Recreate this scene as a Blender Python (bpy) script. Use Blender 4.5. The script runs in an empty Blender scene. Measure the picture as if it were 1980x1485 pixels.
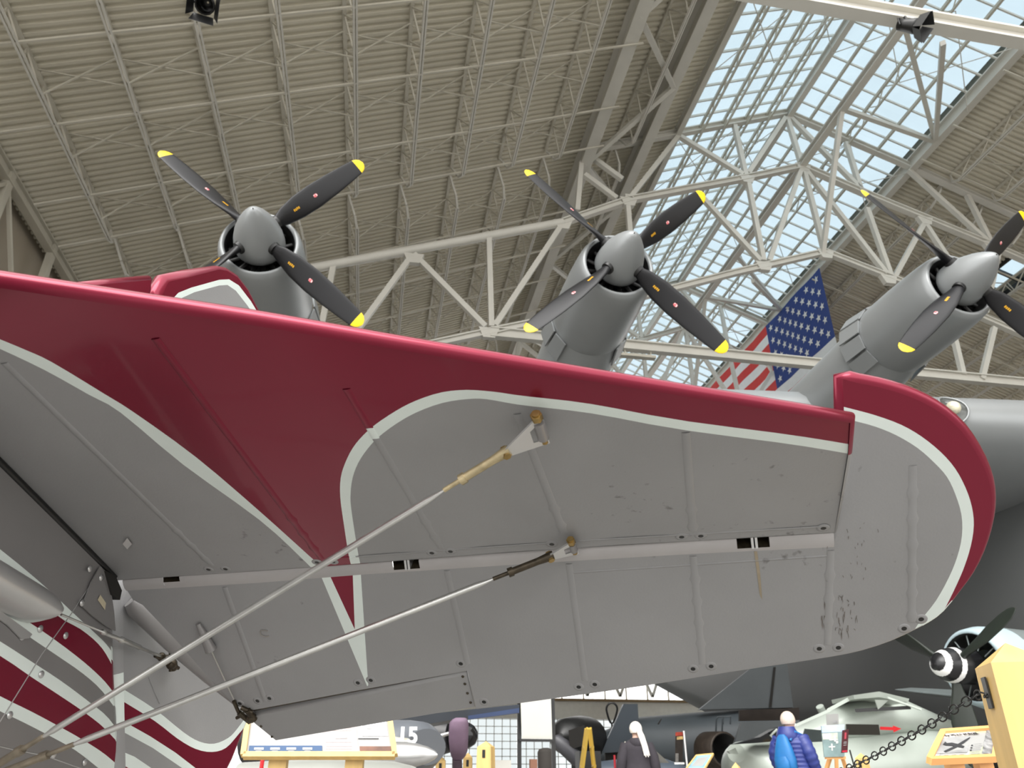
import bpy, bmesh, math, random
from mathutils import Vector, Matrix
from mathutils.geometry import delaunay_2d_cdt
random.seed(7)
scene = bpy.context.scene
COL = scene.collection
V = Vector
PI = math.pi

# ---------------------------------------------------------------- camera
FPX, CX, CY = 1450.0, 990.0, 742.5
PITCH = math.atan(748 / 1450.0)
YAW = math.atan(290 / math.hypot(1450, 748))
CAM = V((0, 0, 0.95))
FW = V((math.sin(YAW) * math.cos(PITCH), math.cos(YAW) * math.cos(PITCH), math.sin(PITCH)))
RT = V((math.cos(YAW), -math.sin(YAW), 0))
UP = RT.cross(FW)
cam_d = bpy.data.cameras.new('camera')
cam = bpy.data.objects.new('camera', cam_d)
COL.objects.link(cam)
cam.matrix_world = Matrix(((RT.x, UP.x, -FW.x, CAM.x), (RT.y, UP.y, -FW.y, CAM.y), (RT.z, UP.z, -FW.z, CAM.z), (0, 0, 0, 1)))
cam_d.sensor_width = 36.0
cam_d.lens = 36.0 * FPX / 1980.0
cam_d.clip_start = 0.05
cam_d.clip_end = 500
cam_d.dof.use_dof = True
cam_d.dof.focus_distance = 1.7
cam_d.dof.aperture_fstop = 10.0
scene.camera = cam

# ---------------------------------------------------------------- sky, light, exposure
world = bpy.data.worlds.new('sky')
scene.world = world
world.use_nodes = True
wn = world.node_tree
wn.nodes['Background'].inputs[0].default_value = (1.0, 0.99, 0.97, 1)
wn.nodes['Background'].inputs[1].default_value = 2.8
sun_d = bpy.data.lights.new('sun', 'SUN')
sun_d.energy = 3.0
sun_d.angle = math.radians(40)
sun_d.color = (1.0, 0.98, 0.95)
sun = bpy.data.objects.new('sun', sun_d)
COL.objects.link(sun)
SUN_DIR = V((0.30, 0.62, -0.72)).normalized()      # hazy high sun from behind the camera
sun.rotation_euler = SUN_DIR.to_track_quat('-Z', 'Y').to_euler()
vs = scene.view_settings
vs.view_transform = 'Standard'
vs.look = 'None'
vs.gamma = 1.0
vs.use_curve_mapping = False
vs.exposure = 0.0
scene.cycles.max_bounces = 8
scene.cycles.transparent_max_bounces = 12

# ---------------------------------------------------------------- photograph rays
def ray(x, y):
    return FW + RT * ((x - CX) / FPX) - UP * ((y - CY) / FPX)
def at(x, y, depth): return CAM + ray(x, y) * depth
def onY(x, y, Y):
    d = ray(x, y); return CAM + d * (Y / d.y)
def onX(x, y, X):
    d = ray(x, y); return CAM + d * (X / d.x)
def onP(x, y, p0, n):
    d = ray(x, y); return CAM + d * ((p0 - CAM).dot(n) / d.dot(n))

# ---------------------------------------------------------------- materials
def lin(c):
    return tuple((v / 255 / 12.92) if v / 255 <= 0.04045 else ((v / 255 + 0.055) / 1.055) ** 2.4 for v in c)
MATS = {}
def mat(name, rgb, rough=0.5, metal=0.0, var=0.12, scale=3.0, bump=0.0, bscale=40.0, coat=0.0, spec=0.5, stretch=None, is_lin=False, speck=0.0):
    if name in MATS: return MATS[name]
    m = bpy.data.materials.new(name); m.use_nodes = True
    nt = m.node_tree; b = nt.nodes['Principled BSDF']
    c = rgb if is_lin else lin(rgb)
    b.inputs['Roughness'].default_value = rough
    b.inputs['Metallic'].default_value = metal
    b.inputs['Specular IOR Level'].default_value = spec
    if coat:
        b.inputs['Coat Weight'].default_value = coat
        b.inputs['Coat Roughness'].default_value = 0.06
    tc = nt.nodes.new('ShaderNodeTexCoord')
    src = tc.outputs['Object']
    if stretch:
        mp = nt.nodes.new('ShaderNodeMapping'); mp.inputs['Scale'].default_value = stretch
        nt.links.new(src, mp.inputs['Vector']); src = mp.outputs['Vector']
    if var:
        no = nt.nodes.new('ShaderNodeTexNoise'); no.inputs['Scale'].default_value = scale; no.inputs['Detail'].default_value = 5
        nt.links.new(src, no.inputs['Vector'])
        rp = nt.nodes.new('ShaderNodeValToRGB')
        rp.color_ramp.elements[0].position = 0.3; rp.color_ramp.elements[1].position = 0.7
        rp.color_ramp.elements[0].color = tuple(v * (1 - var) for v in c) + (1,)
        rp.color_ramp.elements[1].color = tuple(min(1, v * (1 + var)) for v in c) + (1,)
        nt.links.new(no.outputs['Fac'], rp.inputs['Fac'])
        outc = rp.outputs['Color']
        if speck:
            mp2 = nt.nodes.new('ShaderNodeMapping'); mp2.inputs['Scale'].default_value = (1, 1, 0.35); nt.links.new(tc.outputs['Object'], mp2.inputs['Vector'])
            big = nt.nodes.new('ShaderNodeTexNoise'); big.inputs['Scale'].default_value = 2.3; nt.links.new(tc.outputs['Object'], big.inputs['Vector'])
            fine = nt.nodes.new('ShaderNodeTexNoise'); fine.inputs['Scale'].default_value = 60; fine.inputs['Detail'].default_value = 6; nt.links.new(mp2.outputs['Vector'], fine.inputs['Vector'])
            mu = nt.nodes.new('ShaderNodeMath'); mu.operation = 'MULTIPLY'; nt.links.new(big.outputs['Fac'], mu.inputs[0]); nt.links.new(fine.outputs['Fac'], mu.inputs[1])
            r2 = nt.nodes.new('ShaderNodeValToRGB'); r2.color_ramp.elements[0].position = 0.40; r2.color_ramp.elements[1].position = 0.47; nt.links.new(mu.outputs[0], r2.inputs['Fac'])
            ms = nt.nodes.new('ShaderNodeMath'); ms.operation = 'MULTIPLY'; ms.inputs[1].default_value = speck; nt.links.new(r2.outputs['Color'], ms.inputs[0])
            mx = nt.nodes.new('ShaderNodeMixRGB'); nt.links.new(ms.outputs[0], mx.inputs['Fac']); nt.links.new(outc, mx.inputs[1]); mx.inputs[2].default_value = (0.06, 0.055, 0.05, 1); outc = mx.outputs[0]
        nt.links.new(outc, b.inputs['Base Color'])
    else:
        b.inputs['Base Color'].default_value = c + (1,)
    if bump:
        n2 = nt.nodes.new('ShaderNodeTexNoise'); n2.inputs['Scale'].default_value = bscale; n2.inputs['Detail'].default_value = 4
        nt.links.new(src, n2.inputs['Vector'])
        bp = nt.nodes.new('ShaderNodeBump'); bp.inputs['Strength'].default_value = bump; bp.inputs['Distance'].default_value = 0.02
        nt.links.new(n2.outputs['Fac'], bp.inputs['Height']); nt.links.new(bp.outputs['Normal'], b.inputs['Normal'])
    MATS[name] = m
    return m
def glass_mat(name, tint, gloss=0.06):
    m = bpy.data.materials.new(name); m.use_nodes = True
    nt = m.node_tree; nt.nodes.clear()
    o = nt.nodes.new('ShaderNodeOutputMaterial'); mx = nt.nodes.new('ShaderNodeMixShader')
    t = nt.nodes.new('ShaderNodeBsdfTransparent'); g = nt.nodes.new('ShaderNodeBsdfGlossy')
    g.inputs['Roughness'].default_value = 0.05
    no = nt.nodes.new('ShaderNodeTexNoise'); no.inputs['Scale'].default_value = 0.35; no.inputs['Detail'].default_value = 5
    tc = nt.nodes.new('ShaderNodeTexCoord'); geo = nt.nodes.new('ShaderNodeNewGeometry')
    nt.links.new(geo.outputs['Position'], no.inputs['Vector'])
    rp = nt.nodes.new('ShaderNodeValToRGB')
    rp.color_ramp.elements[0].position = 0.35; rp.color_ramp.elements[1].position = 0.7
    rp.color_ramp.elements[0].color = tuple(v * 0.93 for v in tint) + (1,); rp.color_ramp.elements[1].color = tuple(tint) + (1,)
    nt.links.new(no.outputs['Fac'], rp.inputs['Fac']); nt.links.new(rp.outputs['Color'], t.inputs['Color'])
    mx.inputs['Fac'].default_value = gloss
    nt.links.new(t.outputs[0], mx.inputs[1]); nt.links.new(g.outputs[0], mx.inputs[2]); nt.links.new(mx.outputs[0], o.inputs[0])
    MATS[name] = m
    return m
def emit_mat(name, rgb, s):
    m = bpy.data.materials.new(name); m.use_nodes = True
    b = m.node_tree.nodes['Principled BSDF']
    b.inputs['Base Color'].default_value = lin(rgb) + (1,)
    b.inputs['Emission Color'].default_value = lin(rgb) + (1,); b.inputs['Emission Strength'].default_value = s
    MATS[name] = m
    return m

STEEL = mat('painted_steel', (200, 197, 188), 0.5, var=0.05, scale=1.0)
STEEL_D = mat('painted_steel_joist', (188, 183, 169), 0.55, var=0.07, scale=1.0)
DECK = mat('roof_deck_paint', (206, 200, 183), 0.6, var=0.05, scale=0.4)
SILVER = mat('doped_silver_fabric', (146, 146, 147), 0.42, 0.0, var=0.06, scale=4.0, bump=0.04, bscale=250, spec=0.6, speck=0.6)
SILVER_P = mat('silver_paint_metal', (140, 138, 138), 0.3, 0.35, var=0.06, scale=5.0)
RED = mat('crimson_gloss_paint', (0.22, 0.006, 0.030), 0.28, 0.45, var=0.08, scale=2.0, coat=0.25, is_lin=True)
WHITE = mat('pale_white_stripe_paint', (226, 236, 232), 0.3, var=0.03, scale=12.0)
DARK = mat('dark_recess', (30, 28, 25), 0.7, var=0.2)
BLACK = mat('black_paint', (22, 22, 22), 0.4, var=0.1)
STEEL_WIRE = mat('stainless_wire', (190, 190, 187), 0.28, 0.8, var=0.1, scale=30)
CAD = mat('cadmium_plated_steel', (190, 175, 140), 0.35, 0.7, var=0.25, scale=60)
BOLT = mat('gilt_bolt', (160, 135, 85), 0.35, 0.8, var=0.2, scale=90)
GREASY = mat('greasy_fitting', (70, 62, 50), 0.4, 0.6, var=0.4, scale=80)
ALU = mat('brushed_aluminium', (200, 200, 200), 0.32, 0.75, var=0.06, scale=8)
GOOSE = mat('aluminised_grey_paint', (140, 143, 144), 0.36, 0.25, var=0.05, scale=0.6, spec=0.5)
PROPBLK = mat('propeller_black', (20, 20, 23), 0.42, 0.0, var=0.08, scale=2.0, spec=0.35)
YELLOW = mat('yellow_tip_paint', (250, 208, 8), 0.4, var=0.03)
DECALW = mat('decal_white', (235, 215, 215), 0.5, var=0)
DECALR = mat('decal_red', (205, 95, 100), 0.5, var=0)
DECALY = mat('decal_yellow', (215, 160, 20), 0.5, var=0)
WOOD = mat('pale_ash_wood', (208, 174, 110), 0.5, var=0.12, scale=3.0, stretch=(6, 6, 0.7))
WOOD_B = mat('tan_wood', (180, 142, 98), 0.5, var=0.1, scale=3.0, stretch=(6, 6, 0.7))
GLASS = glass_mat('skylight_glass', (0.27, 0.34, 0.385))
GLASS_W = glass_mat('wall_glass', (0.34, 0.37, 0.38))
FLOORM = mat('polished_concrete', (138, 136, 132), 0.45, var=0.15, scale=0.3)

# ---------------------------------------------------------------- mesh helpers
class MB:
    def __init__(s): s.v = []; s.f = []; s.m = []; s.sm = []
    def add(s, vs_, fs, mi=0, smooth=False):
        o = len(s.v); s.v += [tuple(p) for p in vs_]
        for f in fs: s.f.append([i + o for i in f]); s.m.append(mi); s.sm.append(smooth)
    def box(s, c, sx, sy, sz, rz=0.0, mi=0, taper=1.0):
        M = Matrix.Rotation(rz, 3, 'Z'); c = V(c); vs_ = []
        for k, z in enumerate((-1, 1)):
            t = taper if k else 1.0
            for (x, y) in ((-1, -1), (1, -1), (1, 1), (-1, 1)):
                vs_.append(c + M @ V((x * sx / 2 * t, y * sy / 2 * t, z * sz / 2)))
        s.add(vs_, [(0, 3, 2, 1), (4, 5, 6, 7), (0, 1, 5, 4), (1, 2, 6, 5), (2, 3, 7, 6), (3, 0, 4, 7)], mi)
    def frame(s, a, b, up=V((0, 0, 1))):
        a, b = V(a), V(b); d = (b - a); L = d.length; d = d / L
        if abs(d.dot(up)) > 0.98: up = V((0, 1, 0)) if abs(d.y) < 0.9 else V((1, 0, 0))
        x = d.cross(up).normalized(); y = x.cross(d).normalized()
        return a, b, x, y
    def beam(s, a, b, w, h, up=V((0, 0, 1)), mi=0):
        a, b, x, y = s.frame(a, b, up); vs_ = []
        for p in (a, b):
            for (i, j) in ((-1, -1), (1, -1), (1, 1), (-1, 1)): vs_.append(p + x * i * w / 2 + y * j * h / 2)
        s.add(vs_, [(0, 1, 2, 3), (7, 6, 5, 4), (0, 4, 5, 1), (1, 5, 6, 2), (2, 6, 7, 3), (3, 7, 4, 0)], mi)
    def ibeam(s, a, b, w, h, t=None, up=V((0, 0, 1)), mi=0):
        t = t or h * 0.12
        a, b, x, y = s.frame(a, b, up)
        s.beam(a + y * (h / 2 - t / 2), b + y * (h / 2 - t / 2), w, t, up, mi)
        s.beam(a - y * (h / 2 - t / 2), b - y * (h / 2 - t / 2), w, t, up, mi)
        s.beam(a, b, t * 0.8, h - 2 * t, up, mi)
    def tube(s, a, b, r, n=10, r2=None, cap=True, mi=0, sq=1.0):
        a, b, x, y = s.frame(a, b); r2 = r if r2 is None else r2; vs_ = []
        for p, rr in ((a, r), (b, r2)):
            for k in range(n):
                t = 2 * PI * k / n; vs_.append(p + x * math.cos(t) * rr + y * math.sin(t) * rr * sq)
        s.add(vs_, [(k, (k + 1) % n, n + (k + 1) % n, n + k) for k in range(n)], mi, True)
        if cap: s.add(vs_, [tuple(range(n))[::-1], tuple(range(n, 2 * n))], mi)
    def path(s, pts, r, n=8, mi=0, closed=False):
        pts = [V(p) for p in pts]; N = len(pts); rings = []
        px = None
        for i, p in enumerate(pts):
            d = (pts[(i + 1) % N] - pts[i - 1]) if (closed or 0 < i < N - 1) else (pts[min(i + 1, N - 1)] - pts[max(i - 1, 0)])
            d.normalize()
            if px is None:
                px = d.cross(V((0, 0, 1)))
                if px.length < 0.05: px = d.cross(V((1, 0, 0)))
            px = (px - d * px.dot(d)).normalized(); py = d.cross(px)
            rr = r[i] if isinstance(r, (list, tuple)) else r
            rings.append([p + px * math.cos(2 * PI * k / n) * rr + py * math.sin(2 * PI * k / n) * rr for k in range(n)])
        vs_ = [q for ring in rings for q in ring]; fs = []
        for i in range(N if closed else N - 1):
            j = (i + 1) % N
            for k in range(n): fs.append((i * n + k, i * n + (k + 1) % n, j * n + (k + 1) % n, j * n + k))
        s.add(vs_, fs, mi, True)
        if not closed: s.add(rings[0] + rings[-1], [tuple(range(n))[::-1], tuple(range(n, 2 * n))], mi)
    def rings(s, rings, closed=True, cap=True, mi=0, smooth=True, mis=None):
        n = len(rings[0]); vs_ = [V(p) for r in rings for p in r]
        for i in range(len(rings) - 1):
            fs = []
            for k in range(n if closed else n - 1):
                k2 = (k + 1) % n; fs.append((i * n + k, i * n + k2, (i + 1) * n + k2, (i + 1) * n + k))
            if i == 0: base = len(s.v); s.v += [tuple(p) for p in vs_]
            for f in fs: s.f.append([q + base for q in f]); s.m.append(mis[i] if mis else mi); s.sm.append(smooth)
        if cap:
            s.add(rings[0], [tuple(range(n))[::-1]], mis[0] if mis else mi); s.add(rings[-1], [tuple(range(n))], mis[-1] if mis else mi)
    def lathe(s, o, axis, prof, n=32, mi=0, mis=None, cap=False, ref=None):
        o = V(o); axis = V(axis).normalized(); ref = ref or (V((0, 0, 1)) if abs(axis.z) < 0.9 else V((1, 0, 0)))
        x = axis.cross(ref).normalized(); y = x.cross(axis).normalized()
        s.rings([[o + axis * d + (x * math.cos(2 * PI * k / n) + y * math.sin(2 * PI * k / n)) * max(r, 1e-4) for k in range(n)] for d, r in prof], True, cap, mi, True, mis)
    def prism(s, pts, off, mi=0):
        n = len(pts); off = V(off); a = [V(p) for p in pts]; b = [p + off for p in a]
        s.add(a + b, [tuple(range(n))[::-1], tuple(range(n, 2 * n))] + [(k, (k + 1) % n, n + (k + 1) % n, n + k) for k in range(n)], mi)
    def ball(s, c, r, n=12, m=8, mi=0, sc=(1, 1, 1)):
        c = V(c); R = []
        for i in range(m + 1):
            t = PI * i / m
            R.append([c + V((math.sin(t) * math.cos(2 * PI * k / n) * r * sc[0], math.sin(t) * math.sin(2 * PI * k / n) * r * sc[1], math.cos(t) * r * sc[2])) for k in range(n)])
        s.rings(R, True, False, mi)
    def mesh(s, name, mats):
        me = bpy.data.meshes.new(name); me.from_pydata(s.v, [], s.f)
        for m in (mats if isinstance(mats, (list, tuple)) else [mats]): me.materials.append(m)
        me.polygons.foreach_set('material_index', s.m); me.polygons.foreach_set('use_smooth', s.sm)
        me.validate(); me.update(); return me
    def build(s, name, mats, parent=None, fix=True):
        me = s.mesh(name, mats)
        if fix:
            bm = bmesh.new(); bm.from_mesh(me); bmesh.ops.recalc_face_normals(bm, faces=bm.faces); bm.to_mesh(me); bm.free()
        return link(name, me, parent)
def link(name, me, parent=None):
    o = bpy.data.objects.new(name, me); COL.objects.link(o)
    if parent is not None:
        o.parent = parent; o.matrix_parent_inverse = parent.matrix_world.inverted()
    return o
def tag(o, label, cat=None, group=None, kind=None):
    o['label'] = label
    if cat: o['category'] = cat
    if group: o['group'] = group
    if kind: o['kind'] = kind
    return o
def thing(name, label, cat, loc=(0, 0, 0), group=None, kind=None):
    o = bpy.data.objects.new(name, None); COL.objects.link(o); o.location = loc
    o.matrix_world = Matrix.Translation(V(loc)); o.empty_display_size = 0.1
    return tag(o, label, cat, group, kind)
def text_mesh(body, size, o, xd, yd, mats, name='lettering', parent=None, lift=0.002, align='LEFT', bold=0.0):
    cu = bpy.data.curves.new('tmp', 'FONT'); cu.body = body; cu.size = size; cu.align_x = align; cu.extrude = 0.0005; cu.offset = bold
    to = bpy.data.objects.new('tmp', cu); COL.objects.link(to)
    dg = bpy.context.evaluated_depsgraph_get(); me = bpy.data.meshes.new_from_object(to.evaluated_get(dg))
    bpy.data.objects.remove(to); bpy.data.curves.remove(cu)
    xd = V(xd).normalized(); yd = V(yd).normalized(); zd = xd.cross(yd).normalized()
    M = Matrix(((xd.x, yd.x, zd.x, o[0]), (xd.y, yd.y, zd.y, o[1]), (xd.z, yd.z, zd.z, o[2]), (0, 0, 0, 1)))
    M.translation += zd * lift
    me.transform(M); me.materials.clear(); me.materials.append(mats); me.name = name
    return link(name, me, parent)
def inpoly(p, poly):
    x, y = p; c = False; j = len(poly) - 1
    for i in range(len(poly)):
        a, b = poly[i], poly[j]
        if (a[1] > y) != (b[1] > y) and x < (b[0] - a[0]) * (y - a[1]) / (b[1] - a[1]) + a[0]: c = not c
        j = i
    return c
def smoothline(pts, n=4, closed=False):
    # Catmull-Rom resampling
    out = []; N = len(pts)
    for i in range(N - 1 + (1 if closed else 0)):
        p0 = pts[(i - 1) % N] if (closed or i > 0) else pts[0]; p1 = pts[i % N]; p2 = pts[(i + 1) % N]
        p3 = pts[(i + 2) % N] if (closed or i + 2 < N) else pts[-1]
        for k in range(n):
            t = k / n
            out.append(tuple(0.5 * (2 * p1[j] + (p2[j] - p0[j]) * t + (2 * p0[j] - 5 * p1[j] + 4 * p2[j] - p3[j]) * t * t + (3 * p1[j] - p0[j] - 3 * p2[j] + p3[j]) * t ** 3) for j in range(len(p1))))
    if not closed: out.append(tuple(pts[-1]))
    return out
def skin(bound, regions, to3, default=0, grid=0.06, sag=None):
    """one painted skin: planform cut along the paint lines, lifted into space. Returns verts, faces, material index."""
    pts = []; edges = []
    def loop(p, closed=True):
        o = len(pts); pts.extend([V(q) for q in p]); n = len(p)
        edges.extend([(o + k, o + (k + 1) % n) for k in range(n if closed else n - 1)])
    loop(bound)
    for poly, mi in regions: loop(poly)
    xs = [p[0] for p in bound]; ys = [p[1] for p in bound]
    gx = min(xs)
    while gx < max(xs):
        gy = min(ys)
        while gy < max(ys):
            if inpoly((gx, gy), bound): pts.append(V((gx, gy)))
            gy += grid
        gx += grid
    r = delaunay_2d_cdt([V((p[0], p[1])) for p in pts], edges, [], 0, 1e-5)
    vv, ff = r[0], r[2]; F = []; M = []
    for f in ff:
        c = (sum(vv[i].x for i in f) / len(f), sum(vv[i].y for i in f) / len(f))
        if not inpoly(c, bound): continue
        mi = default
        for poly, k in regions:
            if inpoly(c, poly): mi = k
        F.append(f); M.append(mi)
    return [to3(p.x, p.y, sag(p.x, p.y) if sag else 0.0) for p in vv], F, M
def plate(mb, bound, regions, to3, hs, default=0, grid=0.06, sag=None, top_mi=0, nseg=8):
    """airfoil-like plate: painted lower skin at w=0, rounded rim of half thickness hs[i], top skin"""
    vs_, F, M = skin(bound, regions, to3, default, grid, sag)
    o = len(mb.v); mb.v += [tuple(p) for p in vs_]
    for f, m in zip(F, M): mb.f.append([i + o for i in f]); mb.m.append(m); mb.sm.append(True)
    n = len(bound); area = sum(bound[i][0] * bound[(i + 1) % n][1] - bound[(i + 1) % n][0] * bound[i][1] for i in range(n))
    sgn = 1 if area > 0 else -1; rings = []; ms = []
    for i in range(n):
        d = V(bound[(i + 1) % n]) - V(bound[i - 1]); d = V((d[0], d[1])); d.normalize(); ou = V((d.y, -d.x)) * sgn
        h = hs[i] if isinstance(hs, (list, tuple)) else hs
        rings.append([to3(bound[i][0] + ou.x * h * math.sin(PI * k / nseg), bound[i][1] + ou.y * h * math.sin(PI * k / nseg), h - h * math.cos(PI * k / nseg)) for k in range(nseg + 1)])
        e = V(bound[(i + 1) % n]); mid = ((bound[i][0] + e[0]) / 2 - ou.x * 0.004, (bound[i][1] + e[1]) / 2 - ou.y * 0.004); mi = default
        for poly, k in regions:
            if inpoly(mid, poly): mi = k
        ms.append(mi)
    base = len(mb.v)
    for r in rings: mb.v += [tuple(p) for p in r]
    for i in range(n):
        j = (i + 1) % n
        for k in range(nseg):
            mb.f.append([base + i * (nseg + 1) + k, base + j * (nseg + 1) + k, base + j * (nseg + 1) + k + 1, base + i * (nseg + 1) + k + 1]); mb.m.append(ms[i]); mb.sm.append(True)
    r = delaunay_2d_cdt([V((p[0], p[1])) for p in bound], [(k, (k + 1) % n) for k in range(n)], [], 0, 1e-6)
    if len(r[0]) == n:
        for f in r[2]:
            c = (sum(r[0][q].x for q in f) / 3, sum(r[0][q].y for q in f) / 3)
            if inpoly(c, bound):
                mb.f.append([base + i * (nseg + 1) + nseg for i in (r[3][q][0] for q in f)]); mb.m.append(top_mi); mb.sm.append(False)

# ================================================================ the hall
U = 30.0
def P(X, Y, Z): return V((X * U, Y * U, Z * U + 0.95))
XR = 0.755
def deck(X): return 0.908 + 0.41 * (X if X <= XR else 2 * XR - X)
SKYL, SKYR, EAVE = 0.504, 1.006, -0.513
Y0, Y1 = 0.33, 2.32
FRAMES = (0.385, 1.0, 1.615, 2.23)

mb = MB(); mb.add([(-40, -60, 0), (90, -60, 0), (90, 120, 0), (-40, 120, 0)], [(0, 1, 2, 3)])
fl = mb.build('floor', FLOORM); tag(fl, 'grey concrete hangar floor under all the aircraft', 'floor', kind='structure')

def corrugated(name, spans, label):
    mb = MB(); per = 0.32; prof = ((0.0, 0.0), (0.11, 0.0), (0.14, 0.11), (0.27, 0.11), (0.30, 0.0))
    for (xa, xb, ya, yb) in spans:
        y = ya * U; row = []
        while y < yb * U:
            for (dy, dz) in prof: row.append((min(y + dy, yb * U), dz))
            y += per
        vs_ = []
        for X in (xa, xb):
            for (yy, dz) in row: vs_.append(V((X * U, yy, deck(X) * U + 0.95 + dz)))
        n = len(row)
        mb.add(vs_, [(k, k + 1, n + k + 1, n + k) for k in range(n - 1)])
        mb.add([P(xa, ya, deck(xa) + .02), P(xb, ya, deck(xb) + .02), P(xb, yb, deck(xb) + .02), P(xa, yb, deck(xa) + .02)], [(0, 1, 2, 3)])
    o = mb.build(name, DECK, fix=False); return tag(o, label, 'ceiling', kind='structure')
corrugated('ceiling', [(EAVE - .02, SKYL, Y0, Y1)], 'corrugated grey-beige metal roof deck left of the skylight')
YB = -0.9  # right roof carried on unseen behind the camera to block sky from that side
RW = (1.30, 1.36, 1.10, 1.22)
corrugated('ceiling', [(SKYR, RW[0], YB, Y1), (RW[1], 2.03, YB, Y1), (RW[0], RW[1], YB, RW[2]), (RW[0], RW[1], RW[3], Y1)], 'corrugated grey-beige metal roof deck right of the skylight')

# left side wall with cross bracing
WALLM = mat('beige_wall_panel', (158, 148, 132), 0.7, var=0.06, scale=0.2)
mb = MB(); ez = deck(EAVE)
mb.add([P(EAVE - .02, Y0, -0.0316), P(EAVE - .02, Y1, -0.0316), P(EAVE - .02, Y1, ez), P(EAVE - .02, Y0, ez)], [(0, 1, 2, 3)])
wl = mb.build('wall_left', WALLM, fix=False); tag(wl, 'beige side wall with diagonal bracing below the left eave', 'wall', kind='structure')
k = 0
for ya in [0.385 + 0.154 * i for i in range(13)]:
    mb = MB(); sgn = 1 if k % 2 else -1
    a, b = (ez - .02, ez - .2) if sgn > 0 else (ez - .2, ez - .02)
    mb.beam(P(EAVE, ya, a), P(EAVE, ya + .154, b), .14, .14); mb.build('wall_brace', STEEL_D, wl); k += 1
    mb = MB(); mb.beam(P(EAVE, ya, -.03), P(EAVE, ya, ez), .25, .35); mb.build('wall_post', STEEL_D, wl)
mb = MB(); mb.ibeam(P(EAVE, Y0, ez - .012), P(EAVE, Y1, ez - .012), .35, .55); mb.build('eave_beam', STEEL_D, wl)

mb = MB(); XW = 2 * XR - EAVE + .02
mb.add([P(XW, YB, -0.0316), P(XW, Y1, -0.0316), P(XW, Y1, ez), P(XW, YB, ez)], [(0, 1, 2, 3)])
tag(mb.build('wall_right', WALLM, fix=False), 'added beige side wall below the right eave, beyond the flying boat', 'wall', kind='structure')  # wall added to cut the sky light coming from the right

# trusses: nodes read on the plane of the second frame
FY = U
chords = [
 ('top_chord', 0.34, 0.40, [(1135, 290), (1312, 257), (1520, 218), (1736, 311), (1980, 424), (2250, 555)]),
 ('middle_chord', 0.46, 0.50, [(300, 575), (640, 512), (1088, 430)]),
 ('middle_chord', 0.34, 0.36, [(1088, 430), (1215, 387), (1443, 344), (1552, 321), (1690, 381), (1916, 474), (2200, 600)]),
 ('lower_chord', 0.30, 0.34, [(700, 695), (945, 642), (1048, 621), (1270, 566), (1418, 528), (1595, 487), (1746, 546), (1960, 640), (2200, 745)]),
 ('tie_beam', 0.36, 0.52, [(948, 643), (1204, 667), (1576, 703), (1980, 741), (2250, 767)])]
webs = [((945, 450), (950, 632)), ((800, 492), (938, 632)), ((1085, 437), (957, 630)), ((795, 497), (690, 640)), ((645, 512), (620, 640)),
 ((1124, 314), (1116, 408)), ((1130, 338), (1192, 384)), ((1136, 298), (1203, 347)), ((1311, 264), (1219, 382)), ((1212, 378), (1228, 575)),
 ((1314, 264), (1436, 338)), ((1420, 242), (1443, 345)), ((1446, 350), (1476, 505)), ((1518, 228), (1447, 335)), ((1522, 228), (1549, 316)),
 ((1526, 226), (1686, 388)), ((1636, 276), (1664, 366)), ((1548, 330), (1487, 505)), ((1554, 328), (1592, 478)), ((1558, 330), (1714, 530)),
 ((1360, 385), (1470, 505)), ((1757, 329), (1909, 467)), ((1870, 378), (1915, 467)), ((1787, 431), (1730, 535)), ((1790, 435), (1900, 602)),
 ((1676, 403), (1722, 533)), ((1930, 490), (1905, 605)), ((1922, 634), (1898, 733)), ((1832, 600), (1862, 725)),
 ((1100, 615), (1060, 650))]
truss_lbl = ['roof truss nearest the camera, crossing the top right corner', 'steel roof truss framing the second propeller below the skylight',
             'steel roof truss farther down the hall behind the flag', 'last steel roof truss before the far glazed wall']
data = []
for nm, w, h, nodes in chords:
    for a, b in zip(nodes, nodes[1:]):
        mb = MB(); pa, pb = onY(a[0], a[1], FY), onY(b[0], b[1], FY)
        if w > 0.4: mb.tube(pa, pb, w / 2, 14)
        else: mb.ibeam(pa, pb, w, h, 0.07, up=V((0, 0, 1)))
        data.append((nm, mb.mesh(nm, STEEL)))
for a, b in webs:
    mb = MB(); mb.beam(onY(a[0], a[1], FY), onY(b[0], b[1], FY), .26, .26, up=V((0, 1, 0))); data.append(('web_member', mb.mesh('web_member', STEEL)))
for g in [(800, 497), (1088, 432), (1215, 388), (1443, 344), (1552, 322), (1595, 489), (945, 640), (1476, 512), (1717, 538), (1787, 425), (1912, 472)]:
    c = onY(g[0], g[1], FY); mb = MB(); mb.prism([c + V((-.5, -.14, .12)), c + V((.5, -.14, .12)), c + V((.28, -.14, -.42)), c + V((-.28, -.14, -.42))], (0, .28, 0)); data.append(('gusset_plate', mb.mesh('gusset_plate', STEEL)))
for fi, fy in enumerate(FRAMES):
    t = thing('roof_truss', truss_lbl[fi], 'truss', (XR * U, fy * U, 0.95), kind='structure')
    for nm, me in data:
        o = bpy.data.objects.new(nm, me); COL.objects.link(o); o.parent = t
        o.location = (-XR * U, -U, -0.95)

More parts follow.
